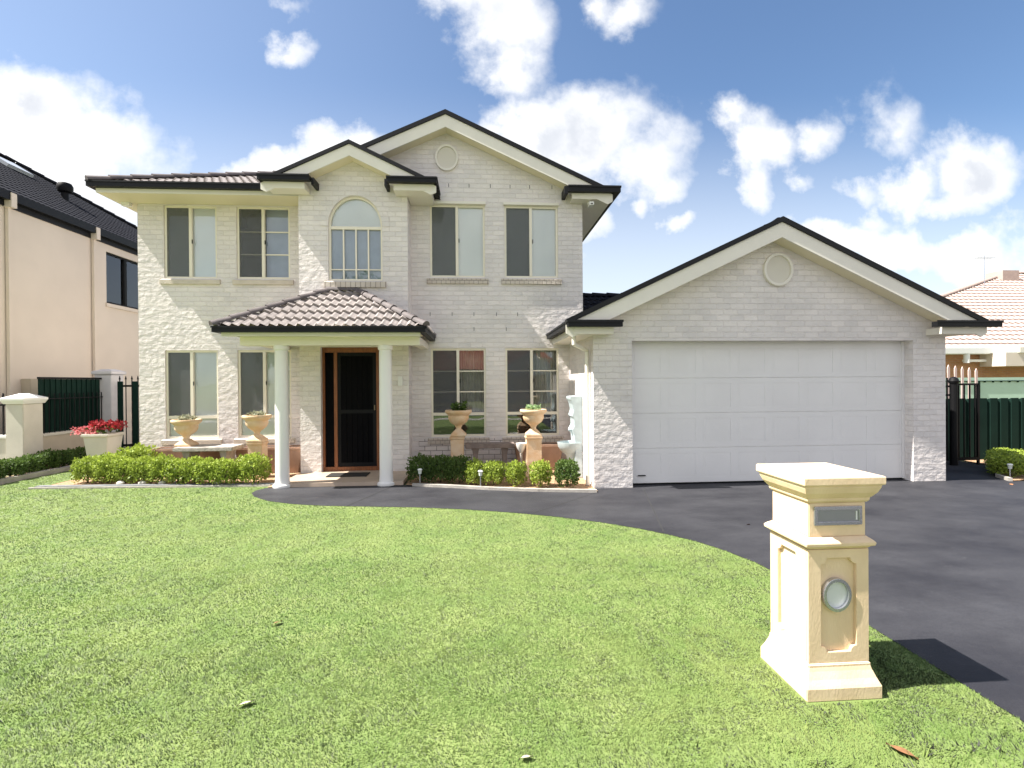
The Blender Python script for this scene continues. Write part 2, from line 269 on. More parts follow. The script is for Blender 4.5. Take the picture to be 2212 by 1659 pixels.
# ------------------------------------------------------------------ builders
def tag(o, label=None, cat=None, group=None, kind=None):
    if label: o['label'] = label
    if cat: o['category'] = cat
    if group: o['group'] = group
    if kind: o['kind'] = kind
    return o
def empty(name, loc, label, cat, group=None):
    o = bpy.data.objects.new(name, None); COL.objects.link(o); o.location = loc; o.empty_display_size = .2
    return tag(o, label, cat, group)
def flip_fix(bm):
    bmesh.ops.recalc_face_normals(bm, faces=bm.faces)
class MB:
    def __init__(s): s.bm = bmesh.new()
    def box(s, x0, x1, y0, y1, z0, z1):
        v = [s.bm.verts.new(p) for p in ((x0,y0,z0),(x1,y0,z0),(x1,y1,z0),(x0,y1,z0),(x0,y0,z1),(x1,y0,z1),(x1,y1,z1),(x0,y1,z1))]
        for f in ((0,1,2,3),(4,7,6,5),(0,4,5,1),(1,5,6,2),(2,6,7,3),(3,7,4,0)): s.bm.faces.new([v[i] for i in f])
        return s
    def prism(s, pts, d):                      # planar polygon of 3D points extruded by vector d
        d = Vector(d); a = [s.bm.verts.new(p) for p in pts]; b = [s.bm.verts.new(Vector(p)+d) for p in pts]; n = len(pts)
        s.bm.faces.new(a); s.bm.faces.new(b[::-1])
        for i in range(n): s.bm.faces.new((a[i], b[i], b[(i+1) % n], a[(i+1) % n]))
        return s
    def plate(s, loops, y0, y1, f=None):       # (x,z) loops, first is outer, others holes
        f = f or (lambda a, b, y: (a, y, b))
        flat = [p for l in loops for p in l]
        tri = tessellate_polygon([[Vector((p[0], p[1], 0)) for p in l] for l in loops])
        A = [s.bm.verts.new(f(p[0], p[1], y0)) for p in flat]; B = [s.bm.verts.new(f(p[0], p[1], y1)) for p in flat]
        for t in tri:
            if len(set(t)) < 3: continue
            try: s.bm.faces.new([A[i] for i in t]); s.bm.faces.new([B[i] for i in reversed(t)])
            except ValueError: pass
        k = 0
        for l in loops:
            n = len(l)
            for i in range(n):
                a, b = k+i, k+(i+1) % n; s.bm.faces.new((A[a], A[b], B[b], B[a]))
            k += n
        return s
    def lathe(s, prof, c=(0,0,0), n=28, sx=1, sy=1):
        rings = []
        for r, z in prof:
            rings.append([s.bm.verts.new((c[0]+sx*r*math.cos(2*math.pi*i/n), c[1]+sy*r*math.sin(2*math.pi*i/n), c[2]+z)) for i in range(n)])
        for a, b in zip(rings, rings[1:]):
            for i in range(n): s.bm.faces.new((a[i], a[(i+1) % n], b[(i+1) % n], b[i]))
        s.bm.faces.new(rings[0][::-1]); s.bm.faces.new(rings[-1]); return s
    def sq(s, prof, c=(0,0,0)):                # square lathe: (hx, hy, z)
        rings = []
        for hx, hy, z in prof: rings.append([s.bm.verts.new((c[0]+a*hx, c[1]+b*hy, c[2]+z)) for a, b in ((-1,-1),(1,-1),(1,1),(-1,1))])
        for a, b in zip(rings, rings[1:]):
            for i in range(4): s.bm.faces.new((a[i], a[(i+1) % 4], b[(i+1) % 4], b[i]))
        s.bm.faces.new(rings[0][::-1]); s.bm.faces.new(rings[-1]); return s
    def tube(s, p, q, r, n=10, r2=None):
        p, q = Vector(p), Vector(q); d = (q-p).normalized(); a = d.orthogonal().normalized(); b = d.cross(a); r2 = r if r2 is None else r2
        A = [s.bm.verts.new(p+(a*math.cos(t)+b*math.sin(t))*r) for t in [2*math.pi*i/n for i in range(n)]]
        B = [s.bm.verts.new(q+(a*math.cos(t)+b*math.sin(t))*r2) for t in [2*math.pi*i/n for i in range(n)]]
        for i in range(n): s.bm.faces.new((A[i], A[(i+1) % n], B[(i+1) % n], B[i]))
        s.bm.faces.new(A[::-1]); s.bm.faces.new(B); return s
    def build(s, name, m, parent=None, smooth=False, bevel=0):
        flip_fix(s.bm)
        if bevel: bmesh.ops.bevel(s.bm, geom=[e for e in s.bm.edges if len(e.link_faces) == 2 and e.calc_face_angle(0) > .5], offset=bevel, segments=2, affect='EDGES', clamp_overlap=True)
        me = bpy.data.meshes.new(name); s.bm.to_mesh(me); s.bm.free(); me.materials.append(m)
        if smooth:
            for p in me.polygons: p.use_smooth = True
            try: me.set_sharp_from_angle(angle=R(35))
            except Exception: pass
        o = bpy.data.objects.new(name, me); COL.objects.link(o)
        if parent: o.parent = parent; o.matrix_parent_inverse = Matrix.Translation(-Vector(world_loc(parent)))
        return o
def world_loc(o):
    v = Vector(o.location)
    if o.parent: v = v + world_loc(o.parent) + o.matrix_parent_inverse.translation
    return v
def bar(x0, x1, y0, y1, z0, z1): return MB().box(x0, x1, y0, y1, z0, z1)

def tiles(name, P0, U, V, Wd, Ln, clips, m, parent, wave=.15, du=.03, course=.33, amp=.016, lip=.03):
    P0, U, V = Vector(P0), Vector(U).normalized(), Vector(V).normalized(); Nn = U.cross(V); Nn = Nn if Nn.z > 0 else -Nn
    bm = bmesh.new(); nu = max(2, int(Wd/du)+1); us = [Wd*i/nu for i in range(nu+1)]; rows = []
    k = 0; off = .0
    while off < Ln:
        e = min(off+course, Ln); rows += [(off, lip), (e, lip*(1-(e-off)/course))]; off = e
        if e >= Ln-1e-6: break
    grid = []
    for v, h in rows:
        grid.append([bm.verts.new(P0+U*u+V*v+Nn*(h+amp*(math.sin(2*math.pi*u/wave)+.35*math.sin(4*math.pi*u/wave)))) for u in us])
    for a, b in zip(grid, grid[1:]):
        for i in range(nu): bm.faces.new((a[i], a[i+1], b[i+1], b[i]))
    # under-lap at the eave
    for co, no in clips:
        bmesh.ops.bisect_plane(bm, geom=bm.verts[:]+bm.edges[:]+bm.faces[:], plane_co=co, plane_no=no, clear_outer=True)
    me = bpy.data.meshes.new(name); bm.to_mesh(me); bm.free(); me.materials.append(m)
    o = bpy.data.objects.new(name, me); COL.objects.link(o)
    if parent: o.parent = parent; o.matrix_parent_inverse = Matrix.Translation(-Vector(world_loc(parent)))
    return o
def caps(mb, p, q, r=.085, seg=.36):
    p, q = Vector(p), Vector(q); L = (q-p).length; d = (q-p)/L; side = d.cross(Vector((0,0,1))).normalized(); upn = side.cross(d)
    n = max(1, int(L/seg))
    for i in range(n):
        a = p+d*(L*i/n-.02); b = p+d*(L*(i+1)/n+.02)
        for (c, rr), (e, r2) in (((a, r*1.12), (b, r*.92)),):
            A = []; B = []
            for j in range(9):
                t = math.pi*j/8; A.append(mb.bm.verts.new(c+side*math.cos(t)*rr+upn*(math.sin(t)*rr-.02))); B.append(mb.bm.verts.new(e+side*math.cos(t)*r2+upn*(math.sin(t)*r2-.03)))
            for j in range(8): mb.bm.faces.new((A[j], A[j+1], B[j+1], B[j]))
            mb.bm.faces.new(A)
    return mb

# leafy bodies as one mesh of many small folded leaves
def leaves(name, m, n, shape, size=(.02, .04), parent=None, upb=.3, tlo=.0, thi=1., seed=1):
    rg = np.random.default_rng(seed); V = []; F = []; T = []
    pts = shape(rg, n)
    for i, (p, nrm, t) in enumerate(pts):
        s = rg.uniform(*size); d = Vector(nrm)+Vector(rg.normal(0, .55, 3)); d.z += upb; d.normalize()
        a = d.orthogonal(); a.rotate(Matrix.Rotation(rg.uniform(0, 6.28), 3, d)); b = d.cross(a)
        k = len(V); p = Vector(p)
        V += [p-a*s*.3, p+b*s*.55+d*s*.25, p+a*s*.3, p-b*s*.55+d*s*.1] if i % 2 else [p, p+d*s*.6+a*s*.35, p+d*s*1.3, p+d*s*.6-a*s*.35]
        F.append((k, k+1, k+2, k+3)); T += [min(1, max(0, t+rg.normal(0, .2)))]*4
    me = bpy.data.meshes.new(name); me.from_pydata([tuple(v) for v in V], [], F); me.materials.append(m)
    at = me.attributes.new('tint', 'FLOAT', 'POINT'); at.data.foreach_set('value', T)
    o = bpy.data.objects.new(name, me); COL.objects.link(o)
    if parent: o.parent = parent
    return o
def bush_shape(rx, ry, h, lump=.12, boxy=.7):
    def f(rg, n):
        out = []; ph = rg.uniform(0, 6, 6)
        while len(out) < n:
            d = rg.normal(0, 1, 3); d /= np.linalg.norm(d)
            if d[2] < -.75: continue
            e = d/np.max(np.abs(d)); q = d*(1-boxy*.6)+e*boxy*.6
            l = 1+lump*(math.sin(5*d[0]+ph[0])*math.sin(6*d[1]+ph[1])+.6*math.sin(9*d[2]+7*d[0]+ph[2]))
            r = (rg.uniform(.0, 1)**.28)*l
            p = (q[0]*rx*r, q[1]*ry*r, h*.52+q[2]*h*.48*r)
            if p[2] < .0: continue
            out.append((p, d, .38+.30*(p[2]/h)+.15*(r-.7)))  # tint: paler new growth on top, shade toward base and core painted in
        return out
    return f

# ------------------------------------------------------------------ ground
def sheet(name, pts, z, m, label=None):
    bm = bmesh.new(); vs = [bm.verts.new((x, y, z)) for x, y in pts]; f = bm.faces.new(vs)
    if f.normal.z < 0: f.normal_flip()
    bmesh.ops.triangulate(bm, faces=bm.faces[:])
    me = bpy.data.meshes.new(name); bm.to_mesh(me); bm.free(); me.materials.append(m)
    o = bpy.data.objects.new(name, me); COL.objects.link(o); o['kind'] = 'structure'; return o
SOIL = mat('lawn_soil_and_thatch', (.170,.220,.066), .95, col2=(.120,.180,.045), vscale=2.2, bump=.5, bscale=50, detail=8)
FAR = mat('dry_ground', (.16,.17,.08), .95, var=.3, vscale=.4)
sheet('ground', [(-600,-400),(600,-400),(600,900),(-600,900)], -.012, FAR)
edge = [(-3.62,9.02),(-3.72,8.85),(-3.70,8.62),(-3.55,8.36),(-3.2,8.02),(-2.75,7.78),(-2.246,7.63),(-1.5,7.50),(-.879,7.40),(-.2,7.22),(.432,6.99),(1.05,6.70),(1.578,6.37),(1.95,6.08),(2.246,5.77),(2.45,5.50),(2.60,5.20),(2.72,4.85),(2.79,4.45),(2.83,4.0),(2.84,3.5),(2.84,-9)]
sheet('lawn', [(-8.62,-9),(-8.62,12.6),(-7.7,12.6),(-7.7,9.50),(-3.62,9.28)]+edge, 0.0, SOIL)
sheet('driveway', edge+[(14,-9),(14,8.25),(9.25,8.25),(9.40,8.62),(10.5,9.5),(10.6,20),(8.1,20),(8.1,9.0),(1.9,9.0),(1.9,8.08),(1.0,8.24),(.2,8.46),(-.4,8.68),(-1.1,8.88),(-1.1,9.02)], .004, ASPH)
sheet('side_passage', [(-8.6,12.6),(-6.8,12.6),(-6.8,30),(-8.6,30)], -.004, PAVEG)
# expansion joints
J = MB()
for x0, y0, x1, y1 in ((-1.9,7.57,-1.45,9.0),(.75,6.9,1.9,8.07),(2.2,5.9,2.75,8.3)):
    d = Vector((x1-x0, y1-y0, 0)).normalized(); n = Vector((-d.y, d.x, 0))*.006
    q = [J.bm.verts.new(p) for p in (Vector((x0,y0,.0075))-n, Vector((x0,y0,.0075))+n, Vector((x1,y1,.0075))+n, Vector((x1,y1,.0075))-n)]; J.bm.faces.new(q)
jo = J.build('driveway_joint', mat('joint_filler', (.03,.03,.03), .9)); jo['kind'] = 'structure'
sheet('garden_bed', [(-7.62,9.50),(-7.62,10.9),(-3.3,10.9),(-3.3,9.05),(-3.62,9.05),(-3.62,9.42)], .012, MULCH)
sheet('garden_bed', [(-1.25,9.0),(-1.25,10.6),(1.95,10.6),(1.95,8.16),(1.0,8.30),(.2,8.52),(-.4,8.74),(-1.1,8.95)], .014, MULCH)
sheet('garden_bed', [(9.27,8.27),(9.42,8.62),(10.52,9.5),(10.6,10.5),(14,10.5),(14,8.27)], .014, MULCH)
sheet('garden_bed', [(-9.2,4),(-8.75,4),(-8.75,12.5),(-9.2,12.5)], .01, MULCH)
def kerb(name, pts, w, h, m):
    k = MB()
    for (x0, y0), (x1, y1) in zip(pts, pts[1:]):
        d = Vector((x1-x0, y1-y0, 0)); L = d.length; d /= L; n = Vector((-d.y, d.x, 0))*w/2
        k.prism([Vector((x0,y0,-.01))-n, Vector((x1,y1,-.01))-n, Vector((x1,y1,-.01))+n, Vector((x0,y0,-.01))+n], (0,0,h+.01))
    o = k.build(name, m); o['kind'] = 'structure'
kerb('bed_edging', [(-7.7,9.47),(-3.55,9.27)], .12, .035, PAVEG)
kerb('bed_edging', [(-7.75,9.365),(-3.62,9.165)], .035, .03, KERB)
kerb('bed_edging', [(-1.12,8.93),(-.4,8.71),(.2,8.49),(1.0,8.27),(1.92,8.11)], .07, .05, KERB)
kerb('bed_edging', [(9.28,8.26),(9.43,8.62),(10.53,9.5)], .06, .06, KERB)
kerb('boundary_kerb', [(-8.72,4),(-8.72,9.9),(-8.60,11.3),(-8.6,12.6)], .12, .09, KERB)

# grass blades
def inside(px, py, poly):
    c = np.zeros(px.shape, bool); n = len(poly)
    for i in range(n):
        x0, y0 = poly[i]; x1, y1 = poly[(i+1) % n]
        with np.errstate(divide='ignore', invalid='ignore'):
            t = ((y0 > py) != (y1 > py)) & (px < (x1-x0)*(py-y0)/(y1-y0)+x0)
        c ^= t
    return c
def vnoise(x, y, s, seed):
    rg = np.random.default_rng(seed); g = rg.random((64, 64)); x = x*s+100; y = y*s+100
    xi = np.floor(x).astype(int); yi = np.floor(y).astype(int); fx = x-xi; fy = y-yi; fx = fx*fx*(3-2*fx); fy = fy*fy*(3-2*fy)
    a = g[xi % 64, yi % 64]; b = g[(xi+1) % 64, yi % 64]; c = g[xi % 64, (yi+1) % 64]; d = g[(xi+1) % 64, (yi+1) % 64]
    return (a*(1-fx)+b*fx)*(1-fy)+(c*(1-fx)+d*fx)*fy
def grass():
    poly = [(-8.62,.8),(-8.62,12.4),(-7.75,12.4),(-7.75,9.37),(-3.66,9.12)]+edge[:-1]+[(2.84,.8)]
    X = []; Y = []; Hh = []; Wd = []
    for y0, y1, dn, h, w in ((1.2,2.2,2500,.045,.005),(2.2,3.6,18000,.0155,.0026),(3.6,5.2,10000,.013,.0035),(5.2,7.2,5500,.011,.0045),(7.2,12.4,3200,.010,.007)):
        n = int(11.5*(y1-y0)*dn); x = RNG.uniform(-8.62, 2.84, n); y = RNG.uniform(y0, y1, n)+RNG.normal(0, .15, n)
        # skip what lies outside the view with a margin
        ok = (x > -1.15*y-.9) & inside(x, y, poly) & ~((abs(x-2.05) < .24) & (abs(y-2.94) < .25))
        x, y = x[ok], y[ok]; X.append(x); Y.append(y); Hh.append(np.full(x.shape, h)); Wd.append(np.full(x.shape, w))
    x = np.concatenate(X); y = np.concatenate(Y); h = np.concatenate(Hh); w = np.concatenate(Wd); n = len(x)
    big = vnoise(x, y, .8, 1)*.5+vnoise(x, y, 2.3, 2)*.3+vnoise(x, y, 6, 3)*.2
    fine = vnoise(x, y, 14, 4)*.6+vnoise(x, y, 31, 5)*.4
    h = h*(.55+.6*fine+RNG.normal(0, .12, n)).clip(.3, 1.6)
    ang = RNG.uniform(0, 2*np.pi, n); la = vnoise(x, y, 5, 6)*12+RNG.normal(0, .8, n); ln = RNG.uniform(.2, 1.0, n)*h
    dx, dy = np.cos(ang)*w, np.sin(ang)*w
    v = np.empty((n, 3, 3)); v[:, 0] = np.stack([x-dx, y-dy, np.zeros(n)], 1); v[:, 1] = np.stack([x+dx, y+dy, np.zeros(n)], 1)
    v[:, 2] = np.stack([x+np.cos(la)*ln, y+np.sin(la)*ln, h], 1)
    t = (-.12+1.1*big+.4*(fine-.5)+RNG.normal(0, .12, n)).clip(0, 1)
    dry = ((x-1.75)**2*3+(y-3.0)**2 < .5); t = np.where(dry, (t+.35).clip(0, 1.), t)
    me = bpy.data.meshes.new('grass'); me.vertices.add(3*n); me.vertices.foreach_set('co', v.ravel())
    me.loops.add(3*n); me.loops.foreach_set('vertex_index', np.arange(3*n, dtype=np.int32))
    me.polygons.add(n); me.polygons.foreach_set('loop_start', np.arange(0, 3*n, 3, dtype=np.int32)); me.polygons.foreach_set('loop_total', np.full(n, 3, dtype=np.int32))
    me.update(); me.validate(); me.materials.append(GRASSM)
    a = me.attributes.new('tint', 'FLOAT', 'POINT'); a.data.foreach_set('value', np.repeat(t, 3))
    o = bpy.data.objects.new('grass', me); COL.objects.link(o)
    tag(o, 'short bright green turf covering the front lawn', 'grass', kind='stuff')
    print('grass blades', n)
grass()

# ------------------------------------------------------------------ main house
HOUSE = empty('brick_house', (-2, 10, 0), 'two storey cream brick house with dark gutters, gables and attached double garage', 'house')
YL, YR, YB, YG = 10.85, 10.6, 10.1, 8.4
ZS = 5.47
def rect(x0, x1, z0, z1): return [(x0,z0),(x1,z0),(x1,z1),(x0,z1)]
LW = [(-6.34,-5.30),(-4.91,-3.84)]; RW = [(-.945,.19),(.595,1.72)]
# left front wall
MB().plate([rect(-6.85,-3.41,0,ZS)]+[rect(a,b,3.96,5.45) for a,b in LW]+[rect(a,b,.69,2.49) for a,b in LW], YL, YL+.22).build('wall', BR, HOUSE)
# right front wall with gable
gx = -.59; gs = .455
def rg(x): return 7.265-abs(x-gx)*gs
MB().plate([[(-1.53,0),(2.24,0),(2.24,5.66),(2.24,rg(2.24)-.14),(gx,7.12),(-2.2,rg(-2.2)-.14),(-2.2,5.7),(-1.53,5.7)]]+[rect(a,b,3.97,5.47) for a,b in RW]+[rect(a,b,.67,2.5) for a,b in RW], YR, YR+.22).build('wall', BR, HOUSE)
# bay wall with gable, arch window and door opening
bx = -2.365; bs = .47
def rb(x): return 6.37-abs(x-bx)*bs
arch = [(-2.855,3.79),(-1.82,3.79),(-1.82,4.84)]+[(-2.3375+.5175*math.cos(t), 4.84+.60*math.sin(t)) for t in [math.pi*i/24 for i in range(1,24)]]+[(-2.855,4.84)]
MB().plate([[(-3.41,0),(-3.02,0),(-3.02,2.50),(-1.84,2.50),(-1.84,0),(-1.33,0),(-1.33,rb(-1.33)-.12),(bx,6.25),(-3.41,rb(-3.41)-.12)], arch], YB, YB+.2).build('wall', BR, HOUSE)
MB().box(-3.405,-3.19,YB+.203,YL+.1,0,5.6).build('wall', BR, HOUSE)           # bay returns
MB().box(-1.55,-1.335,YB+.203,YR+.1,0,5.6).build('wall', BR, HOUSE)
MB().box(-6.847,-6.63,YL+.223,18,0,ZS).build('wall', BR, HOUSE)               # left flank
MB().box(2.02,2.237,YR+.223,18,0,5.66).build('wall', BR, HOUSE)              # right flank
MB().box(-6.6,2.0,17.8,18,0,5.4).build('wall', BR, HOUSE)
MB().box(-6.6,2.0,12.2,12.3,0,5.4).build('dark_room_backing', ROOMD, HOUSE)
# garage walls
GC = 5.057; gslope = .47
def rgz(x): return 4.50-abs(x-GC)*gslope
MB().plate([[(1.945,0),(2.605,0),(2.605,2.475),(7.615,2.475),(7.615,0),(8.215,0),(8.215,rgz(8.215)-.14),(GC,4.36),(1.945,rgz(1.945)-.14)]], YG, YG+.22).build('wall', BR, HOUSE)
MB().box(1.948,2.15,YG+.223,YR-.002,0,2.6).build('wall', BR, HOUSE)
MB().box(8.0,8.212,YG+.223,17,0,2.6).build('wall', BR, HOUSE)
MB().box(2.25,8.0,16.8,17,0,2.6).build('wall', BR, HOUSE)
# weep holes and stains
WHM = mat('weep_hole_dark', (.12,.11,.11), .9)
for z, xs in ((5.83,[-.55,-.13,.31,.72,1.13,1.6]),(3.17,[-.95,-.5,-.05,.42,.86]),(2.86,[-.05,.62])):
    for x in xs: MB().box(x-.006, x+.006, YR-.004, YR+.01, z, z+.075).build('weep_hole', WHM, HOUSE)

# ---- windows
def window(x0, x1, z0, z1, Y, left='fly', right='blind', transom=None, bars=0, sill='brick', side=None):
    f = MB(); y0, y1 = Y+.03, Y+.09; w = .042; zt = transom
    f.plate([rect(x0+.001,x1-.001,z0+.001,z1-.001), rect(x0+w,x1-w,(zt+.03 if zt else z0+w),z1-w)]+([rect(x0+w,x1-w,z0+w,zt-.03)] if zt else []), y0, y1)
    xm = x0+(x1-x0)*.49; zb = zt+.03 if zt else z0+w
    f.box(xm-.028, xm+.028, y0-.012, y1-.01, zb, z1-w)
    for i in range(bars):
        zz = zb+(z1-w-zb)*(i+1)/(bars+1)
        f.box(x0+w, xm-.028, y0+.016, y0+.04, zz-.011, zz+.011); f.box(xm+.028, x1-w, y0+.016, y0+.04, zz-.011, zz+.011)
    F = f.build('window', FRAME, HOUSE)
    MB().box(x0+w, xm-.027, y0+.043, y0+.047, zb, z1-w).build('pane', GLASS, F)
    if left != 'none': MB().box(x0+w, xm-.027, y0+.006, y0+.008, zb, z1-w).build('flyscreen', FLY, F)
    MB().box(xm+.027, x1-w, y0+.043, y0+.047, zb, z1-w).build('pane', GLASS, F)
    if zt: MB().box(x0+w, x1-w, y0+.043, y0+.047, z0+w, zt-.03).build('pane', GLASS, F)
    def back(kind, a, b, c, d):
        if kind == 'fly': bar(a, b, Y+.093, Y+.098, c, d).build('blind', BLINDG, F)
        elif kind == 'blind': bar(a, b, Y+.093, Y+.098, c, d).build('blind', BLIND, F)
        elif kind == 'blue': bar(a, b, Y+.19, Y+.20, c, d).build('blind', BLUEBL, F)
        elif kind == 'curtain':
            cm = MB(); n = 60; A = []; B = []
            for i in range(n+1):
                x = a+(b-a)*i/n; yy = Y+.24+.025*math.sin(i*.9)+.012*math.sin(i*2.3)
                A.append(cm.bm.verts.new((x, yy, c))); B.append(cm.bm.verts.new((x, yy, d)))
            for i in range(n): cm.bm.faces.new((A[i], A[i+1], B[i+1], B[i]))
            cm.build('curtain', CURT, F, smooth=True)
        elif kind == 'dark': bar(a, b, Y+.5, Y+.51, c, d).build('dark_room_sheet', ROOMD, F)  # near-black sheet painted in place of the unlit room behind
    back(left, x0, xm, zb, z1); back(right, xm, x1, zb, z1)
    if zt: back('fly' if left == 'fly' and False else ('blind' if right == 'blind' else 'dark'), x0, x1, z0, zt)
    MB().box(xm+.035, xm+.05, y0-.03, y0-.013, (zb+z1)/2-.05, (zb+z1)/2+.03).build('window_lock', BLACK, F)
    # sloping sill
    m = SILLB if sill == 'brick' else SILLC; t = .115 if sill == 'brick' else .10
    MB().prism([(x0-.07, Y-.045, z0-t-.02), (x0-.07, Y-.045, z0-.035), (x0-.07, Y+.05, z0-.004), (x0-.07, Y+.05, z0-t-.02)], (x1-x0+.14, 0, 0)).build('sill', m, F)
    return F
window(*LW[0], 3.96, 5.45, YL, 'fly', 'blind', sill='stone')
window(*LW[1], 3.96, 5.45, YL, 'dark', 'blue', bars=2, sill='stone')
window(*LW[0], .69, 2.49, YL, 'fly', 'blind', transom=1.12, sill='stone')
window(*LW[1], .69, 2.49, YL, 'fly', 'blind', transom=1.12, sill='stone')
window(*RW[0], 3.97, 5.47, YR, 'fly', 'blind')
window(*RW[1], 3.97, 5.47, YR, 'fly', 'blind')
window(*RW[0], .67, 2.50, YR, 'dark', 'curtain', transom=1.14, bars=2)
window(*RW[1], .67, 2.50, YR, 'dark', 'curtain', transom=1.14, bars=2)
# shade hoods above the right upper windows
for a, b in RW: MB().box(a-.02, b+.02, YR-.05, YR, 5.475, 5.53).build('blind_hood', CREAM, HOUSE)
# arched window
def arch_loop(k, zb): return [(-2.855+k,zb),(-1.82-k,zb),(-1.82-k,4.84)]+[(-2.3375+(.5175-k)*math.cos(t), 4.84+(.60-k)*math.sin(t)) for t in [math.pi*i/24 for i in range(1,24)]]+[(-2.855+k,4.84)]
f = MB(); f.plate([arch_loop(.001, 3.791), rect(-2.855+.04,-1.82-.04,3.83,4.80), [(-2.3375+.478*math.cos(t), 4.855+.545*math.sin(t)) for t in [math.pi*i/24 for i in range(25)]]], YB+.05, YB+.11)
for i in range(1,4):
    x = -2.815+.955*i/4; f.box(x-.014, x+.014, YB+.055, YB+.085, 3.83, 4.80)
f.box(-2.815,-1.86,YB+.058,YB+.083,4.005,4.025)
AW = f.build('arched_window', FRAME, HOUSE)
MB().box(-2.815,-1.86,YB+.093,YB+.097,3.83,4.80).build('pane', GLASS, AW)
MB().plate([[(-2.3375+.478*math.cos(t), 4.855+.545*math.sin(t)) for t in [math.pi*i/24 for i in range(25)]]], YB+.093, YB+.097).build('pane', GLASS, AW)
bar(-2.855,-1.82,YB+.125,YB+.13,3.79,4.83).build('blind', BLUEBL, AW)
MB().plate([arch_loop(.0, 4.83)], YB+.115, YB+.12).build('blind', BLIND, AW)
MB().prism([(-2.93,YB-.045,3.655),(-2.93,YB-.045,3.755),(-2.93,YB+.05,3.788),(-2.93,YB+.05,3.655)], (1.18,0,0)).build('sill', SILLB, AW)
# brick arch band, slightly proud
MB().plate([[(-2.3375+.66*math.cos(t), 4.84+.74*math.sin(t)) for t in [math.pi*i/24 for i in range(25)]]+[(-2.3375+.52*math.cos(t), 4.84+.603*math.sin(t)) for t in [math.pi*(24-i)/24 for i in range(25)]]], YB-.012, YB+.01).build('brick_arch', BR, HOUSE)

DISCM = mat('cream_grey_medallion', (.66,.62,.54), .7)
def medallion(x, z, rx, rz, Y):
    c = lambda a, b: [(x+a*math.cos(t), z+b*math.sin(t)) for t in [2*math.pi*i/40 for i in range(40)]]
    m = MB().plate([c(rx, rz), c(rx*.84, rz*.84)], Y-.05, Y).build('gable_medallion', BARGE, HOUSE, bevel=.008)
    MB().plate([c(rx*.84, rz*.84)], Y-.02, Y-.001).build('medallion_disc', DISCM, m)
medallion(-.585, 6.425, .235, .27, YR); medallion(5.152, 3.685, .26, .28, YG)

# ---- gables: barge boards, roofs, gutters
def rakes(cx, apex, slope, half, Yb, t_roof, t_barge, hl=None):
    """pair of barge boards at depth Yb; board is t_barge deep below the roof edge"""
    for s in (-1, 1):
        w = half if (s == 1 or hl is None) else hl
        a = (cx, Yb, apex-t_roof); b = (cx+s*w, Yb, apex-t_roof-slope*w)
        MB().prism([a, b, (b[0], Yb, b[2]-t_barge*.55), (b[0]-s*.10, Yb, b[2]-t_barge+.05), (cx, Yb, a[2]-t_barge)], (0, .03, 0)).build('barge_board', BARGE, HOUSE)
        MB().prism([(cx, Yb-.03, apex), (cx+s*w, Yb-.03, apex-slope*w), (cx+s*w, Yb-.03, apex-slope*w-t_roof+.003), (cx, Yb-.03, apex-t_roof+.003)], (0, .14, 0)).build('verge_capping', GUT, HOUSE)
def rake_soffit(cx, z, slope, half, y0, y1, hl=None):
    for s in (-1, 1):
        w = half if (s == 1 or hl is None) else hl
        MB().prism([(cx, y0, z), (cx+s*w, y0, z-slope*w), (cx+s*w, y0, z-slope*w-.012), (cx, y0, z-.012)], (0, y1-y0, 0)).build('soffit', SOFF, HOUSE)
# right upper gable
rakes(gx, 7.265, gs, 3.40, 10.3, .09, .25, hl=2.35)
rake_soffit(gx, 6.95, gs, 3.0, 10.33, YR-.002, hl=2.2)
tiles('roof', (2.86,10.34,5.66), (0,1,0), (-1,0,gs), 7.5, 3.79, [], TILED, HOUSE)
tiles('roof', (-3.0,10.34,rg(-3.0)-.075), (0,1,0), (1,0,gs), 4.2, 2.64, [], TILED, HOUSE)
# bay gable
rakes(bx, 6.37, bs, 1.62, 9.78, .075, .215)
rake_soffit(bx, 6.105, bs, 1.3, 9.81, YB-.002)
tiles('roof', (bx+1.63,9.83,rb(bx+1.63)-.065), (0,1,0), (-1,0,bs), 2.6, 1.8, [], TILED, HOUSE)
tiles('roof', (bx-1.63,9.83,rb(bx+1.63)-.065), (0,1,0), (1,0,bs), 2.6, 1.8, [], TILED, HOUSE)
# garage gable
rakes(GC, 4.50, gslope, 3.62, 8.1, .09, .25)
rake_soffit(GC, 4.185, gslope, 3.2, 8.13, YG-.002)
tiles('roof', (GC-3.60,8.15,2.74), (0,1,0), (1,0,gslope), 9, 3.98, [((2.24,0,0),(0,0,0)) ][:0], TILED, HOUSE)
tiles('roof', (GC+3.60,8.15,2.74), (0,1,0), (-1,0,gslope), 9, 3.98, [], TILED, HOUSE)
rc = MB(); caps(rc, (GC,8.2,4.44), (GC,16,4.44)); rc.build('ridge_cap', TILED, HOUSE, smooth=True)
rc = MB(); caps(rc, (gx,10.4,7.20), (gx,14.6,7.20)); caps(rc, (bx,9.9,6.31), (bx,12.2,6.31)); rc.build('ridge_cap', TILED, HOUSE, smooth=True)
# low roof behind, between house and garage
tiles('roof', (2.26,10.9,2.95), (1,0,0), (0,1,.5), 2.6, 2.35, [], TILED, HOUSE)
rc = MB(); caps(rc, (2.26,13.0,4.02), (4.9,13.0,4.02)); rc.build('ridge_cap', TILED, HOUSE, smooth=True)

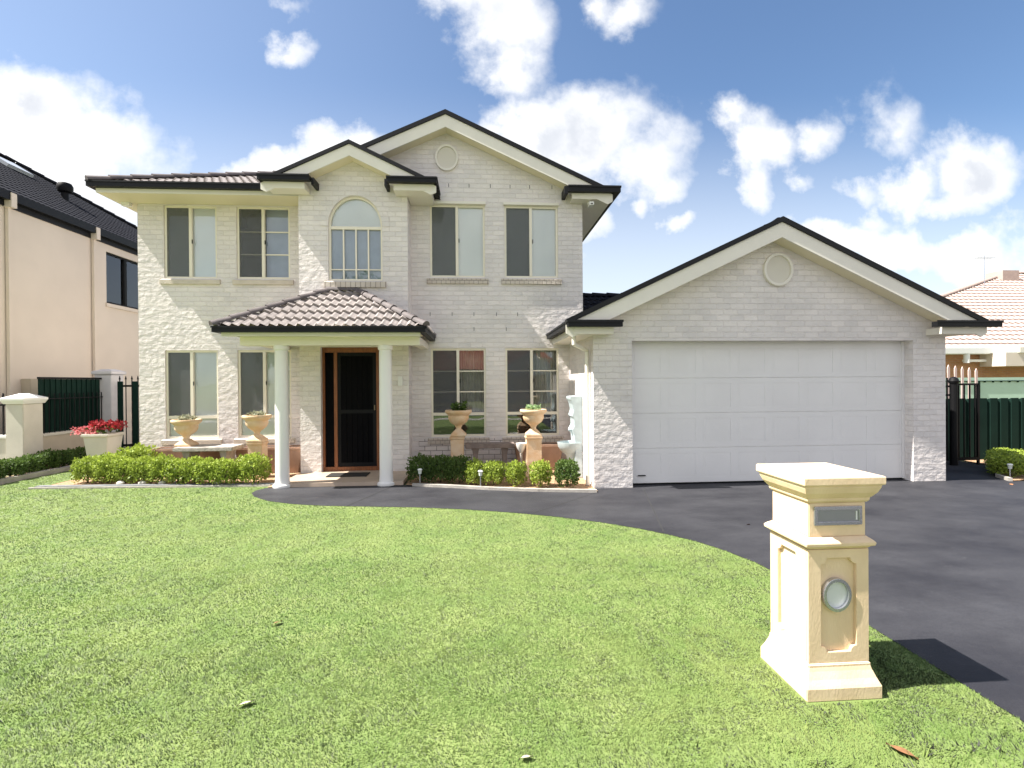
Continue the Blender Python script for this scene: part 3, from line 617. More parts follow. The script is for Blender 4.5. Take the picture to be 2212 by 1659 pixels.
def gutter(segs, z0, z1, w=.11):
    """squared gutter made of box runs: (x0,x1,y0,y1)"""
    g = MB()
    for x0, x1, y0, y1 in segs:
        g.box(x0, x1, y0, y1, z0, z1-.025)
        # rolled outer lip
        if x1-x0 > y1-y0: g.box(x0-.008, x1+.008, y0-.014, y0-.001, z1-.03, z1)
        else: g.box(x0-.014, x0-.001, y0, y1, z1-.03, z1)
    return g.build('gutter', GUT, HOUSE)
# left eave: fascia, soffit, gutter, hip roof
LX0, LX1 = -7.22, -4.0
gutter([(LX0-.1, LX1+.03, 10.13, 10.24)], 5.55, 5.66); gutter([(LX0-.1, LX0, 10.243, 18.6)], 5.55, 5.66)
MB().box(LX0+.0, -3.42, 10.243, 10.262, 5.47, 5.60).build('fascia', CREAM, HOUSE)
MB().box(LX0+.003, LX0+.02, 10.265, 18.6, 5.47, 5.60).build('fascia', CREAM, HOUSE)
MB().box(LX0+.022, -3.412, 10.265, 10.848, 5.472, 5.484).build('soffit', SOFF, HOUSE)
MB().box(LX0+.022, -6.852, 10.85, 18.6, 5.472, 5.484).build('soffit', SOFF, HOUSE)
p = .47; z0 = 5.62; ex0, ex1, ey0, ey1 = -7.30, 2.86, 10.16, 18.6
hd = (ey1-ey0)/2
tiles('roof', (ex0,ey0,z0), (1,0,0), (0,1,p), ex1-ex0-1.2, hd*math.sqrt(1+p*p), [((ex0,ey0,z0),(-1,1,0)), ((-2.4,0,0),(1,0,0))], TILE, HOUSE)
tiles('roof', (ex0,ey0,z0), (0,1,0), (1,0,p), ey1-ey0, hd*math.sqrt(1+p*p), [((ex0,ey0,z0),(1,-1,0)), ((ex0,ey1,z0),(1,1,0))], TILE, HOUSE)
tiles('roof', (-2.4,ey0+2.2,z0+2.2*p), (1,0,0), (0,1,p), 3.6, (hd-2.2)*math.sqrt(1+p*p), [], TILED, HOUSE)
tiles('roof', (ex0,ey1,z0), (1,0,0), (0,-1,p), ex1-ex0, hd*math.sqrt(1+p*p), [((ex0,ey1,z0),(-1,-1,0)), ((ex1,ey1,z0),(1,-1,0))], TILED, HOUSE)
rc = MB(); caps(rc, (ex0,ey0,z0+.06), (ex0+hd,ey0+hd,z0+hd*p+.06)); caps(rc, (ex0+hd,ey0+hd,z0+hd*p+.06), (-1.5,ey0+hd,z0+hd*p+.06)); rc.build('ridge_cap', CAPM, HOUSE, smooth=True)
# bay gable returns: boxed eaves with gutters
for s in (-1, 1):
    a, b = sorted((bx+s*.70, bx+s*1.64))
    g = MB(); g.box(a, b, 9.66, 9.77, 5.56, 5.655); g.box(a-.0, b+.0, 9.645, 9.659, 5.635, 5.665)
    if s == 1: g.box(b-.11, b, 9.771, 10.55, 5.56, 5.655); g.box(b+.001, b+.013, 9.66, 10.55, 5.635, 5.665)
    e = a if s == 1 else b; g.box(e-.05*(s == 1), e+.05*(s == -1), 9.771, YB-.002, 5.52, 5.65)
    g.build('gutter', GUT, HOUSE)
    a2, b2 = sorted((bx+s*.82, bx+s*1.52))
    MB().box(a2, b2, 9.772, YB-.002, 5.44, 5.555).build('boxed_eave', CREAM, HOUSE)
MB().box(-1.325, bx+1.52, YB, YR-.002, 5.44, 5.555).build('boxed_eave', CREAM, HOUSE)
# right gable return and right-hand eave
g = MB(); g.box(1.87, 2.95, 10.19, 10.30, 5.645, 5.76); g.box(1.87, 2.96, 10.175, 10.189, 5.735, 5.77); g.box(1.80, 1.868, 10.2, YR-.002, 5.60, 5.75)
g.box(2.84, 2.95, 10.301, 18.4, 5.645, 5.76); g.box(2.951, 2.963, 10.19, 18.4, 5.735, 5.77); g.build('gutter', GUT, HOUSE)
MB().box(1.97, 2.80, 10.303, YR-.002, 5.53, 5.643).build('boxed_eave', CREAM, HOUSE)
MB().box(2.242, 2.80, YR, 18.4, 5.53, 5.643).build('boxed_eave', CREAM, HOUSE)
# garage returns
for s in (-1, 1):
    a, b = (GC-3.61, GC-2.73) if s < 0 else (GC+2.60, GC+3.76)
    g = MB(); g.box(a, b, 7.97, 8.08, 2.67, 2.755); g.box(a-.01, b+.01, 7.955, 7.969, 2.74, 2.775)
    if s < 0: g.box(a, a+.11, 8.081, YR-.15, 2.67, 2.755); g.box(a-.013, a-.001, 7.97, YR-.15, 2.74, 2.775)
    else: g.box(b-.25, b-.14, 8.081, 16, 2.67, 2.755)
    g.build('gutter', GUT, HOUSE)
    a2, b2 = (1.56, 2.21) if s < 0 else (7.85, 8.50)
    MB().box(a2, b2, 8.083, YG-.002, 2.56, 2.668).build('boxed_eave', CREAM, HOUSE)
    if s < 0: MB().box(1.56, 1.943, YG, YR-.16, 2.56, 2.668).build('boxed_eave', CREAM, HOUSE)
    else: MB().box(8.218, 8.50, YG, 16, 2.56, 2.668).build('boxed_eave', CREAM, HOUSE)
# downpipe at the garage corner
dp = MB(); dp.tube((1.60,8.30,2.60),(1.60,8.30,2.40),.035,12); dp.tube((1.60,8.30,2.41),(1.885,8.62,2.33),.035,12); dp.tube((1.885,8.62,2.34),(1.885,8.62,.02),.035,12)
dp.build('downpipe', CREAM, HOUSE, smooth=True)

# ---- garage door
gd = MB(); gx0, gx1 = 2.61, 7.612; gd.box(gx0, gx1, 8.62, 8.66, .03, 2.475)
GD = gd.build('garage_door', GDOOR, HOUSE)
sec = MB(); ns = 4; hh = (2.445-.03)/ns
for i in range(ns):
    za = .035+i*hh; zb = za+hh-.010
    loops = [rect(gx0+.004, gx1-.004, za, zb)]
    pw = (gx1-gx0)/8
    for j in range(8):
        xa = gx0+j*pw+.07; xb = gx0+(j+1)*pw-.07; loops.append(rect(xa, xb, za+.09, zb-.09))
    sec.plate(loops, 8.609, 8.619)
    for j in range(8):
        sec.box(gx0+j*pw+.07, gx0+(j+1)*pw-.07, 8.612, 8.6195, za+.09, zb-.09)
        xa = gx0+j*pw+.10; xb = gx0+(j+1)*pw-.10; sec.box(xa, xb, 8.610, 8.6195, za+.12, zb-.12)
sec.build('garage_door_panel', GDOOR, GD, bevel=.0015)
MB().box(gx0+.15, gx0+.28, 8.585, 8.608, .16, .175).build('handle', BLACK, GD)
MB().box(gx0, gx1, 8.615, 8.665, .005, .029).build('bottom_seal', BLACK, GD)
MB().box(7.575, 7.6135, 8.58, 8.608, .03, 2.47).build('garage_door_track', GDOOR, GD)

# ---- porch
MB().box(-3.42, -1.30, 9.03, YB+.2, 0.005, .07).build('porch_slab', SLAB, HOUSE)
PY0 = 8.62; PX0, PX1 = -4.30, -.85; ps = .57
for cx in (-3.375, -1.60):
    prof = [(.155,0),(.16,.02),(.155,.045),(.125,.065),(.118,.10),(.114,.2),(.108,2.30),(.105,2.36),(.125,2.38),(.128,2.43),(.125,2.448)]
    MB().lathe(prof, (cx, 9.08, 0.005), 32).build('column', COLM, HOUSE, smooth=True)
MB().box(-4.02, PX1-.14, 8.97, 9.19, 2.452, 2.60).build('porch_beam', CREAM, HOUSE)
MB().box(-4.02, -3.85, 9.192, YL-.002, 2.49, 2.60).build('porch_beam', CREAM, HOUSE)
MB().box(PX1-.30, PX1-.14, 9.192, YR-.002, 2.48, 2.60).build('porch_beam', CREAM, HOUSE)
MB().box(-3.85, PX1-.302, 9.192, YB-.002, 2.56, 2.58).build('porch_ceiling', SOFF, HOUSE)
MB().box(PX0+.09, PX1-.09, PY0+.10, 8.968, 2.602, 2.612).build('soffit', SOFF, HOUSE)
MB().box(PX0+.10, PX1-.10, PY0+.095, PY0+.112, 2.585, 2.68).build('fascia', CREAM, HOUSE)
g = MB(); g.box(PX0, PX1, PY0-.02, PY0+.09, 2.645, 2.735); g.box(PX0-.01, PX1+.01, PY0-.034, PY0-.021, 2.715, 2.745)
g.box(PX0, PX0+.11, PY0+.091, YL-.002, 2.645, 2.735); g.box(PX1-.11, PX1, PY0+.091, YR-.002, 2.645, 2.735); g.box(PX1+.001, PX1+.013, PY0, YR-.002, 2.715, 2.745)
g.build('gutter', GUT, HOUSE)
ax, ay = PX0, PY0; run = YB-ay; zz = 2.725
tiles('porch_roof', (PX0,ay,zz), (1,0,0), (0,1,ps), PX1-PX0, run*math.sqrt(1+ps*ps), [((PX0,ay,0),(-1,1,0)), ((PX1,ay,0),(1,1,0))], TILE, HOUSE, course=.31, amp=.022, lip=.045)
tiles('porch_roof', (PX0,ay,zz), (0,1,0), (1,0,ps), YL-ay, run*math.sqrt(1+ps*ps), [((PX0,ay,0),(1,-1,0)), ((-3.41,YB,0),(1,0,0))], TILE, HOUSE, course=.31, amp=.022, lip=.045)
tiles('porch_roof', (PX1,ay,zz), (0,1,0), (-1,0,ps), YR-ay, run*math.sqrt(1+ps*ps), [((PX1,ay,0),(-1,-1,0)), ((-1.33,YB,0),(-1,0,0))], TILE, HOUSE, course=.31, amp=.022, lip=.045)
rc = MB(); zt = zz+run*ps
caps(rc, (PX0,ay,zz+.055), (PX0+run,YB,zt+.055), r=.07, seg=.3); caps(rc, (PX1,ay,zz+.055), (PX1-run,YB,zt+.055), r=.07, seg=.3); caps(rc, (PX0+run-.05,YB-.03,zt+.05), (PX1-run+.05,YB-.03,zt+.05), r=.06, seg=.3)
rc.build('ridge_cap', CAPM, HOUSE, smooth=True)
# ---- entrance door
dY = YB+.13
ED = MB(); dx0, dx1 = -3.02, -1.84
for a, b, c, d in ((dx0,dx1,2.40,2.50),(dx0,dx0+.045,.15,2.40),(-2.80,-2.735,.15,2.40),(-1.98,-1.93,.15,2.40),(dx0,dx1,.07,.15)): ED.box(a, b, dY-.02, dY+.06, c, d)
EDo = ED.build('entrance_door', ORANGE, HOUSE, bevel=.004)
MB().box(dx0+.046,-2.801,dY+.02,dY+.03,.151,2.399).build('sidelight', MESH, EDo)
MB().box(-1.929,dx1-.002,dY+.02,dY+.03,.151,2.399).build('sidelight', MESH, EDo)
sdm = MB(); sdm.plate([rect(-2.733,-1.982,.152,2.398), rect(-2.67,-2.05,.23,1.20), rect(-2.67,-2.05,1.27,2.33)], dY-.005, dY+.03)
SDo = sdm.build('security_screen', BLACK, EDo)
scr = MB(); scr.box(-2.68,-2.04,dY+.006,dY+.012,.22,2.34)
for i in range(1,6): x = -2.67+.62*i/6; scr.box(x-.006,x+.006,dY-.004,dY+.004,.23,2.33)
for s in range(5):
    zc = 1.55+.0*s
scr.build('screen_mesh', MESH, SDo)
MB().box(-2.025,-2.005,dY-.03,dY-.006,1.26,1.36).build('handle', mat('dull_bronze', (.20,.15,.10), .5, metal=.6), SDo)
MB().box(-1.535,-1.45,YB-.03,YB-.001,1.74,1.92).build('doorbell_panel', WHITE, HOUSE)
# security camera under the right eave
sc_ = MB(); sc_.lathe([(.055,0),(.055,.03),(.04,.05)], (2.37,10.45,5.475), 16); sc_.box(2.33,2.42,10.30,10.46,5.41,5.48); SC = sc_.build('security_camera', WHITE, HOUSE)
MB().lathe([(.022,0),(.022,.01)], (2.375,10.295,5.43), 12).build('camera_lens', BLACK, SC)
# sensor light under left eave
MB().box(-7.1,-6.95,10.75,10.85,5.40,5.47).build('eave_bracket', WHITE, HOUSE)

# ------------------------------------------------------------------ doormat
dm = MB().box(-2.78,-2.05,9.55,9.92,.071,.087).build('doormat', BOOK); tag(dm, 'dark rubber doormat in front of the entrance door', 'doormat')

# ------------------------------------------------------------------ mailbox pillar
MX, MY = 2.045, 2.945
MBX = empty('mailbox', (MX, MY, 0), 'tall cream sandstone pillar mailbox standing on the lawn by the driveway', 'mailbox')
base = MB().sq([(.222,.235,0),(.222,.235,.07),(.215,.228,.085),(.205,.215,.11),(.19,.2,.15),(.185,.195,.17),(.185,.195,.185),(.168,.178,.195)], (MX,MY,0)); base.build('base', SAND, MBX, bevel=.004)
bxh, byh = .160, .168
MB().sq([(bxh,byh,.19),(bxh,byh,.835)], (MX,MY,0)).build('shaft', SAND, MBX)
def notched(a, b, c, d, k):
    pts = []
    for cx, cy, sx, sy in ((a,c,1,1),(b,c,-1,1),(b,d,-1,-1),(a,d,1,-1)):
        arc = [(cx+sx*k*math.cos(t), cy+sy*k*math.sin(t)) for t in [math.pi/2*i/5 for i in range(6)]]
        if (sx, sy) in ((1,1),(-1,-1)): arc = arc[::-1]
        pts += arc
    return pts
fr = MB()
hw = bxh+.020; hd2 = byh+.020
fr.plate([rect(MX-hw,MX+hw,.19,.835), notched(MX-.105,MX+.105,.25,.785,.035)], MY-hd2, MY-byh)
fr.plate([rect(MX-hw,MX+hw,.19,.835), notched(MX-.105,MX+.105,.25,.785,.035)], MY+byh, MY+hd2)
fr.plate([rect(MY-byh,MY+byh,.19,.835), notched(MY-.105,MY+.105,.25,.785,.035)], MX-hw, MX-bxh, f=lambda a, b, y: (y, a, b))
fr.plate([rect(MY-byh,MY+byh,.19,.835), notched(MY-.105,MY+.105,.25,.785,.035)], MX+bxh, MX+hw, f=lambda a, b, y: (y, a, b))
fr.build('raised_panel', SAND, MBX, bevel=.004)
MB().sq([(.175,.183,.836),(.19,.198,.85),(.205,.213,.858),(.207,.215,.875),(.195,.203,.888),(.178,.186,.90),(.174,.182,.905)], (MX,MY,0)).build('ledge', SAND, MBX, bevel=.002)
MB().sq([(.170,.178,.905),(.170,.178,1.10)], (MX,MY,0)).build('mail_compartment', SAND, MBX, bevel=.004)
MB().sq([(.174,.182,1.10),(.184,.192,1.112),(.186,.194,1.128),(.192,.20,1.133),(.212,.22,1.160),(.224,.232,1.190),(.226,.234,1.205),(.236,.246,1.209),(.238,.248,1.215),(.238,.248,1.250),(.233,.243,1.256)], (MX,MY,0)).build('cap', SAND, MBX, bevel=.0015)
fy = MY-.178
sl = MB().plate([rect(MX-.143,MX+.143,.972,1.078), rect(MX-.123,MX+.123,.992,1.058)], fy-.012, fy-.0005).build('letter_slot', PANELM, MBX, bevel=.002)
MB().box(MX-.123,MX+.123,fy-.006,fy-.0008,.992,1.058).build('slot_flap', mat('grey_slot_flap', (.30,.30,.33), .4, metal=.5), sl)
# the house number's last digit, a plain upright stroke
MB().box(MX+.106,MX+.113,fy-.010,fy-.0065,1.0,1.05).build('number', mat('pale_number', (.75,.75,.76), .4), sl)
el = lambda a, b, x, z, n=36: [(x+a*math.cos(t), z+b*math.sin(t)) for t in [2*math.pi*i/n for i in range(n)]]
pz = .575; px_ = MX-.012; py_ = MY-byh
rgm = MB().plate([el(.083,.095,px_,pz), el(.066,.076,px_,pz)], py_-.03, py_).build('newspaper_holder', PANELM, MBX, bevel=.006)
MB().plate([el(.066,.076,px_,pz)], py_-.012, py_-.001).build('end_disc', GLASSW, rgm)

# ------------------------------------------------------------------ urns, pedestals, benches
def urn(loc, label, h=.47, rx=.255, m=URNM, plant=None):
    t = empty('garden_urn', loc, label, 'urn', 'sandstone urns before the front windows')
    s = h/.5
    MB().lathe([(.06,.10),(.055,.13),(.05,.16),(.07,.185),(.075,.20),(.10,.215),(.16,.26),(.195,.31),(.205,.36),(.2,.39),(.215,.41),(.24,.43),(.262,.455),(.265,.48),(.255,.50),(.22,.50),(.20,.47),(.02,.46)], (loc[0],loc[1],loc[2]), 32, sx=rx/.26, sy=rx/.26).build('bowl', m, t, smooth=True)
    MB().sq([(.15,.15,0),(.15,.15,.03),(.135,.135,.045),(.09,.09,.09),(.06,.06,.125)], loc).build('foot', m, t, bevel=.004)
    if plant:
        lo = leaves('plant', plant[0], plant[1], lambda rg_, n: [((rg_.uniform(-.13,.13), rg_.uniform(-.1,.1), .47+rg_.uniform(0,plant[2]*1.8)), (rg_.normal(), rg_.normal(), .6), rg_.uniform(.3,1)) for _ in range(n)], (.03,.07), seed=int(loc[0]*100) % 97)
        lo.parent = t
    return t
def pedestal(loc, h, label, w=.15):
    t = empty('pedestal', loc, label, 'pedestal', 'square pedestals under the urns')
    MB().sq([(w+.04,w+.04,0),(w+.04,w+.04,.06),(w+.01,w+.01,.10),(w,w,.12),(w,w,h-.07),(w+.005,w+.005,h-.065),(w+.02,w+.02,h-.045),(w+.022,w+.022,h-.02)], loc).build('pedestal_shaft', URNM, t, bevel=.004)
    MB().sq([(w+.005,w+.005,h-.019),(w+.005,w+.005,h)], loc).build('pedestal_top', URNM, t, bevel=.003)
GRYL = leaf_mat('dry_silver_leaf', (.16,.17,.10), (.34,.36,.26))
urn((-5.535,10.12,.625), 'sandstone urn with sparse dry plant standing on the stone bench at far left', h=.5, plant=(GRYL,130,.05))
urn((-4.20,10.05,.70), 'sandstone urn on a tall pedestal left of the porch column', h=.45, plant=(GRYL,110,.04))
pedestal((-4.19,10.05,.012), .688, 'square sandstone pedestal left of the porch column', w=.13)
urn((-.36,9.95,.76), 'shaded sandstone urn with dark green and red plant right of the entrance', h=.45, plant=(LEAFD,170,.09))
pedestal((-.385,9.95,.014), .746, 'shaded square pedestal right of the entrance under urn with dark plant', w=.125)
urn((1.075,9.7,.77), 'sunlit sandstone urn with pale trailing succulent beside the wall fountain', h=.45, plant=(leaf_mat('succulent_leaf', (.16,.28,.12), (.36,.48,.26)),160,.05))
pedestal((1.075,9.7,.014), .756, 'sunlit square pedestal beside the wall fountain', w=.14)
BENCHD = mat('dark_weathered_stone', (.24,.19,.165), .9, var=.3, vscale=12, bump=.4)
def bench(x0, x1, y0, y1, h, label, slab=.075, m=None):
    m = m or BENCHM
    t = empty('stone_bench', ((x0+x1)/2, (y0+y1)/2, .014), label, 'bench', 'stone benches in the front garden')
    MB().box(x0,x1,y0,y1,h-slab,h).build('seat', m, t, bevel=.012)
    for xa in (x0+.14, x1-.26):
        MB().sq([(.075,(y1-y0)*.38,0),(.07,(y1-y0)*.38,.04),(.05,(y1-y0)*.32,.08),(.045,(y1-y0)*.32,(h-slab)*.7),(.07,(y1-y0)*.38,h-slab-.015)], (xa+.06,(y0+y1)/2,.014)).build('leg', m, t, bevel=.004)
bench(-5.62,-4.55,9.80,10.35,.622,'pale grey stone slab bench below the left lower windows')
bench(-.235,.735,9.88,10.2,.595,'dark weathered stone bench between the two right pedestals',slab=.09, m=BENCHD)
TROM = mat('terracotta_trough', (.45,.29,.21), .85, var=.2, vscale=5, bump=.2)
SOILM = mat('potting_soil', (.06,.04,.03), .95)
for x0, x1, l in ((-6.36,-4.92,'long tapered terracotta trough under the leftmost lower window behind the bench'),(-4.80,-3.48,'long tapered terracotta trough beside the left porch column'),(.74,1.74,'tapered terracotta trough behind the sunlit pedestal by the fountain')):
    yy = (10.58 if x0 < 0 else 10.33); cx_ = (x0+x1)/2; hx_ = (x1-x0)/2
    t = empty('planter_trough', (cx_,yy,.014), l, 'planter', 'terracotta troughs under the front windows')
    MB().sq([(hx_-.10,.13,0),(hx_-.02,.17,.46),(hx_,.185,.47),(hx_,.185,.52),(hx_-.03,.155,.52),(hx_-.03,.155,.49)], (cx_,yy,.014)).build('trough', TROM, t, bevel=.006)
    MB().box(cx_-hx_+.04,cx_+hx_-.04,yy-.14,yy+.14,.50,.515).build('soil', SOILM, t)
# small bird bath
bb = empty('bird_bath', (.84,9.72,.014), 'small white bird bath bowl on a thin stand left of the sunlit pedestal', 'bird bath')
MB().lathe([(.03,.43),(.05,.46),(.085,.52),(.1,.58),(.105,.61),(.085,.61),(.05,.55)], (.84,9.72,.014), 20).build('bowl', WHITE, bb, smooth=True)
MB().lathe([(.07,0),(.07,.02),(.03,.05),(.022,.2),(.028,.43)], (.84,9.72,.014), 14).build('stand', BENCHM, bb, smooth=True)
# wall fountain on the garage side wall (profile in x,z extruded along y)
WF = empty('wall_fountain', (1.80,9.5,.014), 'pale blue wall fountain with half basin fixed beside the garage wall', 'fountain')
MB().plate([[(1.945,.014),(1.80,.014),(1.80,.30),(1.815,.60),(1.80,.80),(1.765,.92),(1.80,.98),(1.795,1.10),(1.755,1.16),(1.79,1.26),(1.765,1.38),(1.74,1.44),(1.72,1.47),(1.72,1.52),(1.945,1.53)]], 9.30, 9.72, f=lambda a, b, y: (a-.004, y, b)).build('back_panel', FOUNT, WF, bevel=.01)
MB().lathe([(.06,.10),(.065,.15),(.09,.30),(.13,.42),(.24,.50),(.295,.58),(.31,.66),(.285,.66),(.2,.56),(.02,.54)], (1.78,9.51,0), 28, sx=.9, sy=.8).build('basin', FOUNT, WF, smooth=True)
MB().lathe([(.15,.014),(.15,.06),(.1,.09),(.07,.12)], (1.74,9.51,0), 20).build('stem_base', FOUNT, WF, smooth=True)
MB().lathe([(.035,0),(.05,.03),(.04,.07),(.01,.09)], (1.76,9.51,.86), 14).build('spout', FOUNT, WF, smooth=True)
# garden tap and hose
tp = MB(); tp.tube((1.944,8.95,.50),(1.86,8.95,.50),.012); tp.tube((1.87,8.95,.50),(1.87,8.95,.44),.012); tp.tube((1.86,8.92,.53),(1.86,8.98,.53),.01); tp.tube((1.93,8.95,.014),(1.93,8.95,.52),.01)
tag(tp.build('garden_tap', PANELM), 'small metal garden tap on a riser at the garage side wall', 'tap')
hs = MB(); pts = [Vector((1.52+.13*math.cos(a)*(1-.1*k), 8.62+.08*k, .03+.13*abs(math.sin(a)))) for k in range(2) for a in [math.pi*i/12 for i in range(13)]]
for a, b in zip(pts, pts[1:]): hs.tube(a, b, .011, 8)
tag(hs.build('garden_hose', mat('brown_hose', (.16,.10,.07), .5), smooth=True), 'short brown loop of hose on the mulch by the garage corner', 'hose')

# ------------------------------------------------------------------ solar garden stakes
def stake(x, y, h, label):
    t = empty('garden_light', (x,y,.0), label, 'garden light', 'solar stake lights')
    MB().tube((x,y,0),(x,y,h-.09),.010,8).build('stake', PANELM, t)
    MB().lathe([(.028,h-.09),(.034,h-.02)], (x,y,0), 12).build('lamp_shade', LAMPC, t, smooth=True)
    MB().lathe([(.045,h-.019),(.03,h-.002),(.005,h+.004)], (x,y,0), 12).build('lamp_cap', WHITE, t, smooth=True)
stake(-5.37,9.45,.30,'solar stake light in front of the middle of the left hedge')
stake(-4.19,9.43,.30,'solar stake light in the gap near the right end of the left hedge')
stake(-1.0,8.95,.30,'solar stake light before the dark shaded hedge beside the porch')
stake(.05,8.55,.32,'solar stake light between the bright round shrubs before the stone bench')
stake(9.45,8.42,.28,'solar stake light beside the leafy shrub at the far right bed')

# ------------------------------------------------------------------ shrubs
def shrub_proto(rx, ry, h, m, n, seed, lump=.10, boxy=.75, size=(.02,.042)):
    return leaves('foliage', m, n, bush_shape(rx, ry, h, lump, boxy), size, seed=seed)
PROT = {}
def shrub(x, y, rx, ry, h, label, group, m=LEAF, rz=0, kind=0, n=2200):
    t = empty('box_shrub', (x,y,.012), label, 'shrub', group)
    key = (m.name, kind)
    if key not in PROT:
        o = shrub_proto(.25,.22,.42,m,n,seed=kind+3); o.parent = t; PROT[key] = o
        s = MB().tube((0,0,0),(.01,.01,.2),.018,8)
        s.tube((0,0,.08),(.1,.03,.25),.008,6); s.tube((0,0,.08),(-.09,.05,.26),.008,6)
        so_ = s.build('stem', BARK); so_.parent = t; PROT[key+('s',)] = so_
    else:
        for k in (key, key+('s',)):
            c = PROT[k].copy(); COL.objects.link(c); c.parent = t
    for c in t.children: c.matrix_parent_inverse = Matrix.Identity(4)
    t.scale = (rx/.25, ry/.22, h/.42); t.rotation_euler = (0,0,rz)
    return t
GL = 'boxwood shrubs of the left hedge'
desc = ['leftmost clipped shrub of the sunlit left hedge','second clipped shrub from the left in the left hedge','third clipped shrub from the left in the left hedge','fourth clipped shrub in the left hedge, below the house corner','fifth clipped shrub in the left hedge, below the first lower window','sixth clipped shrub in the left hedge, in front of the stone bench','seventh clipped shrub, behind the stake light at the middle of the left hedge','eighth clipped shrub in the left hedge, before the right end of the bench','ninth clipped shrub, last one joined to the left hedge']
xs = [-7.10,-6.72,-6.38,-6.02,-5.68,-5.36,-5.05,-4.76,-4.46]
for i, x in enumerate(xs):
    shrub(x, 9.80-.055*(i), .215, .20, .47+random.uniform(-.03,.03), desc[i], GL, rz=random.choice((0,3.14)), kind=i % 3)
shrub(-6.55,10.35,.34,.28,.58,'taller lime green shrub behind the left hedge by the house corner','taller shrubs behind the left hedge',kind=1)
shrub(-6.95,10.15,.28,.25,.47,'shrub behind the leftmost shrubs of the left hedge','taller shrubs behind the left hedge',kind=2)
shrub(-4.00,9.42,.25,.23,.52,'separate round shrub between the left hedge and the porch column','single shrubs in the left bed',kind=0,rz=1.3)
GR = 'dark shaded shrubs beside the porch'
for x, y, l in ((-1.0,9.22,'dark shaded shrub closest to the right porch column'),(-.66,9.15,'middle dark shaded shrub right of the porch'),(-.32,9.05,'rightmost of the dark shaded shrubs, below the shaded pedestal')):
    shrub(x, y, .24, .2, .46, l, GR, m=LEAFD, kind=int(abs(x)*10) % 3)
GB = 'round shrubs in front of the right windows'
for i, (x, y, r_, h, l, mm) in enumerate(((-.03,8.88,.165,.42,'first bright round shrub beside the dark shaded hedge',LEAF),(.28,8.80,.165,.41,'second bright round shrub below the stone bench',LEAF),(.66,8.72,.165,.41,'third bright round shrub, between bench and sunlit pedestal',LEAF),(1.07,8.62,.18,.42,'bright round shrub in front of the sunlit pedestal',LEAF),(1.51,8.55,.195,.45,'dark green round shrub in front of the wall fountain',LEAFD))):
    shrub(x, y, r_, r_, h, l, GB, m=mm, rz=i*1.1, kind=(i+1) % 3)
for i, (x, y, h, l) in enumerate(((9.72,8.66,.36,'loose leafy shrub at the front of the right side bed'),(9.95,8.95,.40,'leafy shrub at the right picture edge before the green fence'),(10.4,9.3,.40,'leafy shrub deeper in the right side bed'))):
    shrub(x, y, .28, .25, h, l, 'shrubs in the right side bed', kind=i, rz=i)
for i in range(7):
    y = 9.55+i*.40
    shrub(-8.93+.015*i, y, .2, .24, .40+.03*math.sin(i*2), ['neighbour hedge shrub at the left picture edge','second shrub from the picture edge in the neighbour hedge','third shrub from the picture edge in the neighbour hedge','fourth shrub of the neighbour hedge, below the white pillar','fifth shrub of the neighbour hedge, right of the white pillar','sixth shrub of the neighbour hedge, near its far end','last far shrub of the neighbour hedge beside the white pot'][i], 'shrubs of the neighbour boundary hedge', m=LEAFD, rz=i, kind=i % 3)
for i, (x, y) in enumerate(((-8.95,9.1),(-8.95,8.7))):
    shrub(x, y, .2,.24,.4,'neighbour hedge shrub just outside the left of the picture','neighbour hedge shrubs outside the picture',m=LEAFD,kind=i)

# ------------------------------------------------------------------ left neighbour
NX = -10.5
NH = empty('neighbour_house', (-13,14,0), 'tall neighbouring house at left with plain cream rendered wall and dark tiled hip roof', 'house')
WYa, WYb = 15.27, 16.95
MB().plate([rect(11.2,24,0,5.95), rect(WYa,WYb,4.13,5.60)], NX-.25, NX, f=lambda a, b, y: (y, a, b)).build('wall', RENDER, NH)
MB().box(-20,NX-.252,11.2,11.4,0,5.95).build('wall', RENDER, NH)
MB().box(-20,NX-.252,23.8,24,0,5.95).build('wall', RENDER, NH)
NW = MB(); NW.plate([rect(WYa,WYb,4.13,5.60), rect(WYa+.05,WYb-.05,4.18,5.55)], NX-.12, NX-.04, f=lambda a, b, y: (y, a, b)); NW.box(NX-.11,NX-.03,WYa+.80,WYa+.90,4.18,5.55); NWo = NW.build('window', BLACK, NH)
MB().box(NX-.09,NX-.085,WYa+.05,WYa+.80,4.18,5.55).build('pane', GLASS, NWo); MB().box(NX-.09,NX-.085,WYa+.90,WYb-.05,4.18,5.55).build('pane', GLASS, NWo)
bar(NX-.22,NX-.21,WYa,WYa+.85,4.13,5.6).build('blind', mat('grey_curtain', (.42,.40,.37), .9, var=.4, vscale=3, stretch=(1,6,.4)), NWo)
bar(NX-.22,NX-.21,WYa+.85,WYb,4.13,5.6).build('blind', mat('pink_curtain', (.85,.72,.70), .9, var=.2, vscale=3, stretch=(1,6,.4)), NWo)
MB().box(NX-.02,NX+.05,WYa-.05,WYb+.05,4.02,4.12).build('sill', RENDER, NWo)
MB().box(NX+.04,NX+.17,11.0,24,5.93,6.12).build('gutter', GUT, NH)
MB().box(NX+.001,NX+.04,11.0,24,5.80,6.0).build('fascia', GUT, NH)
for y in (12.17,14.72):
    d_ = MB(); d_.box(NX+.02,NX+.09,y-.035,y+.035,0,5.80); d_.box(NX+.02,NX+.19,y-.07,y+.07,5.78,6.10); d_.build('downpipe', RENDERW if False else RENDER, NH)
npz = .62; ny0 = 10.9; NHD = 5.4
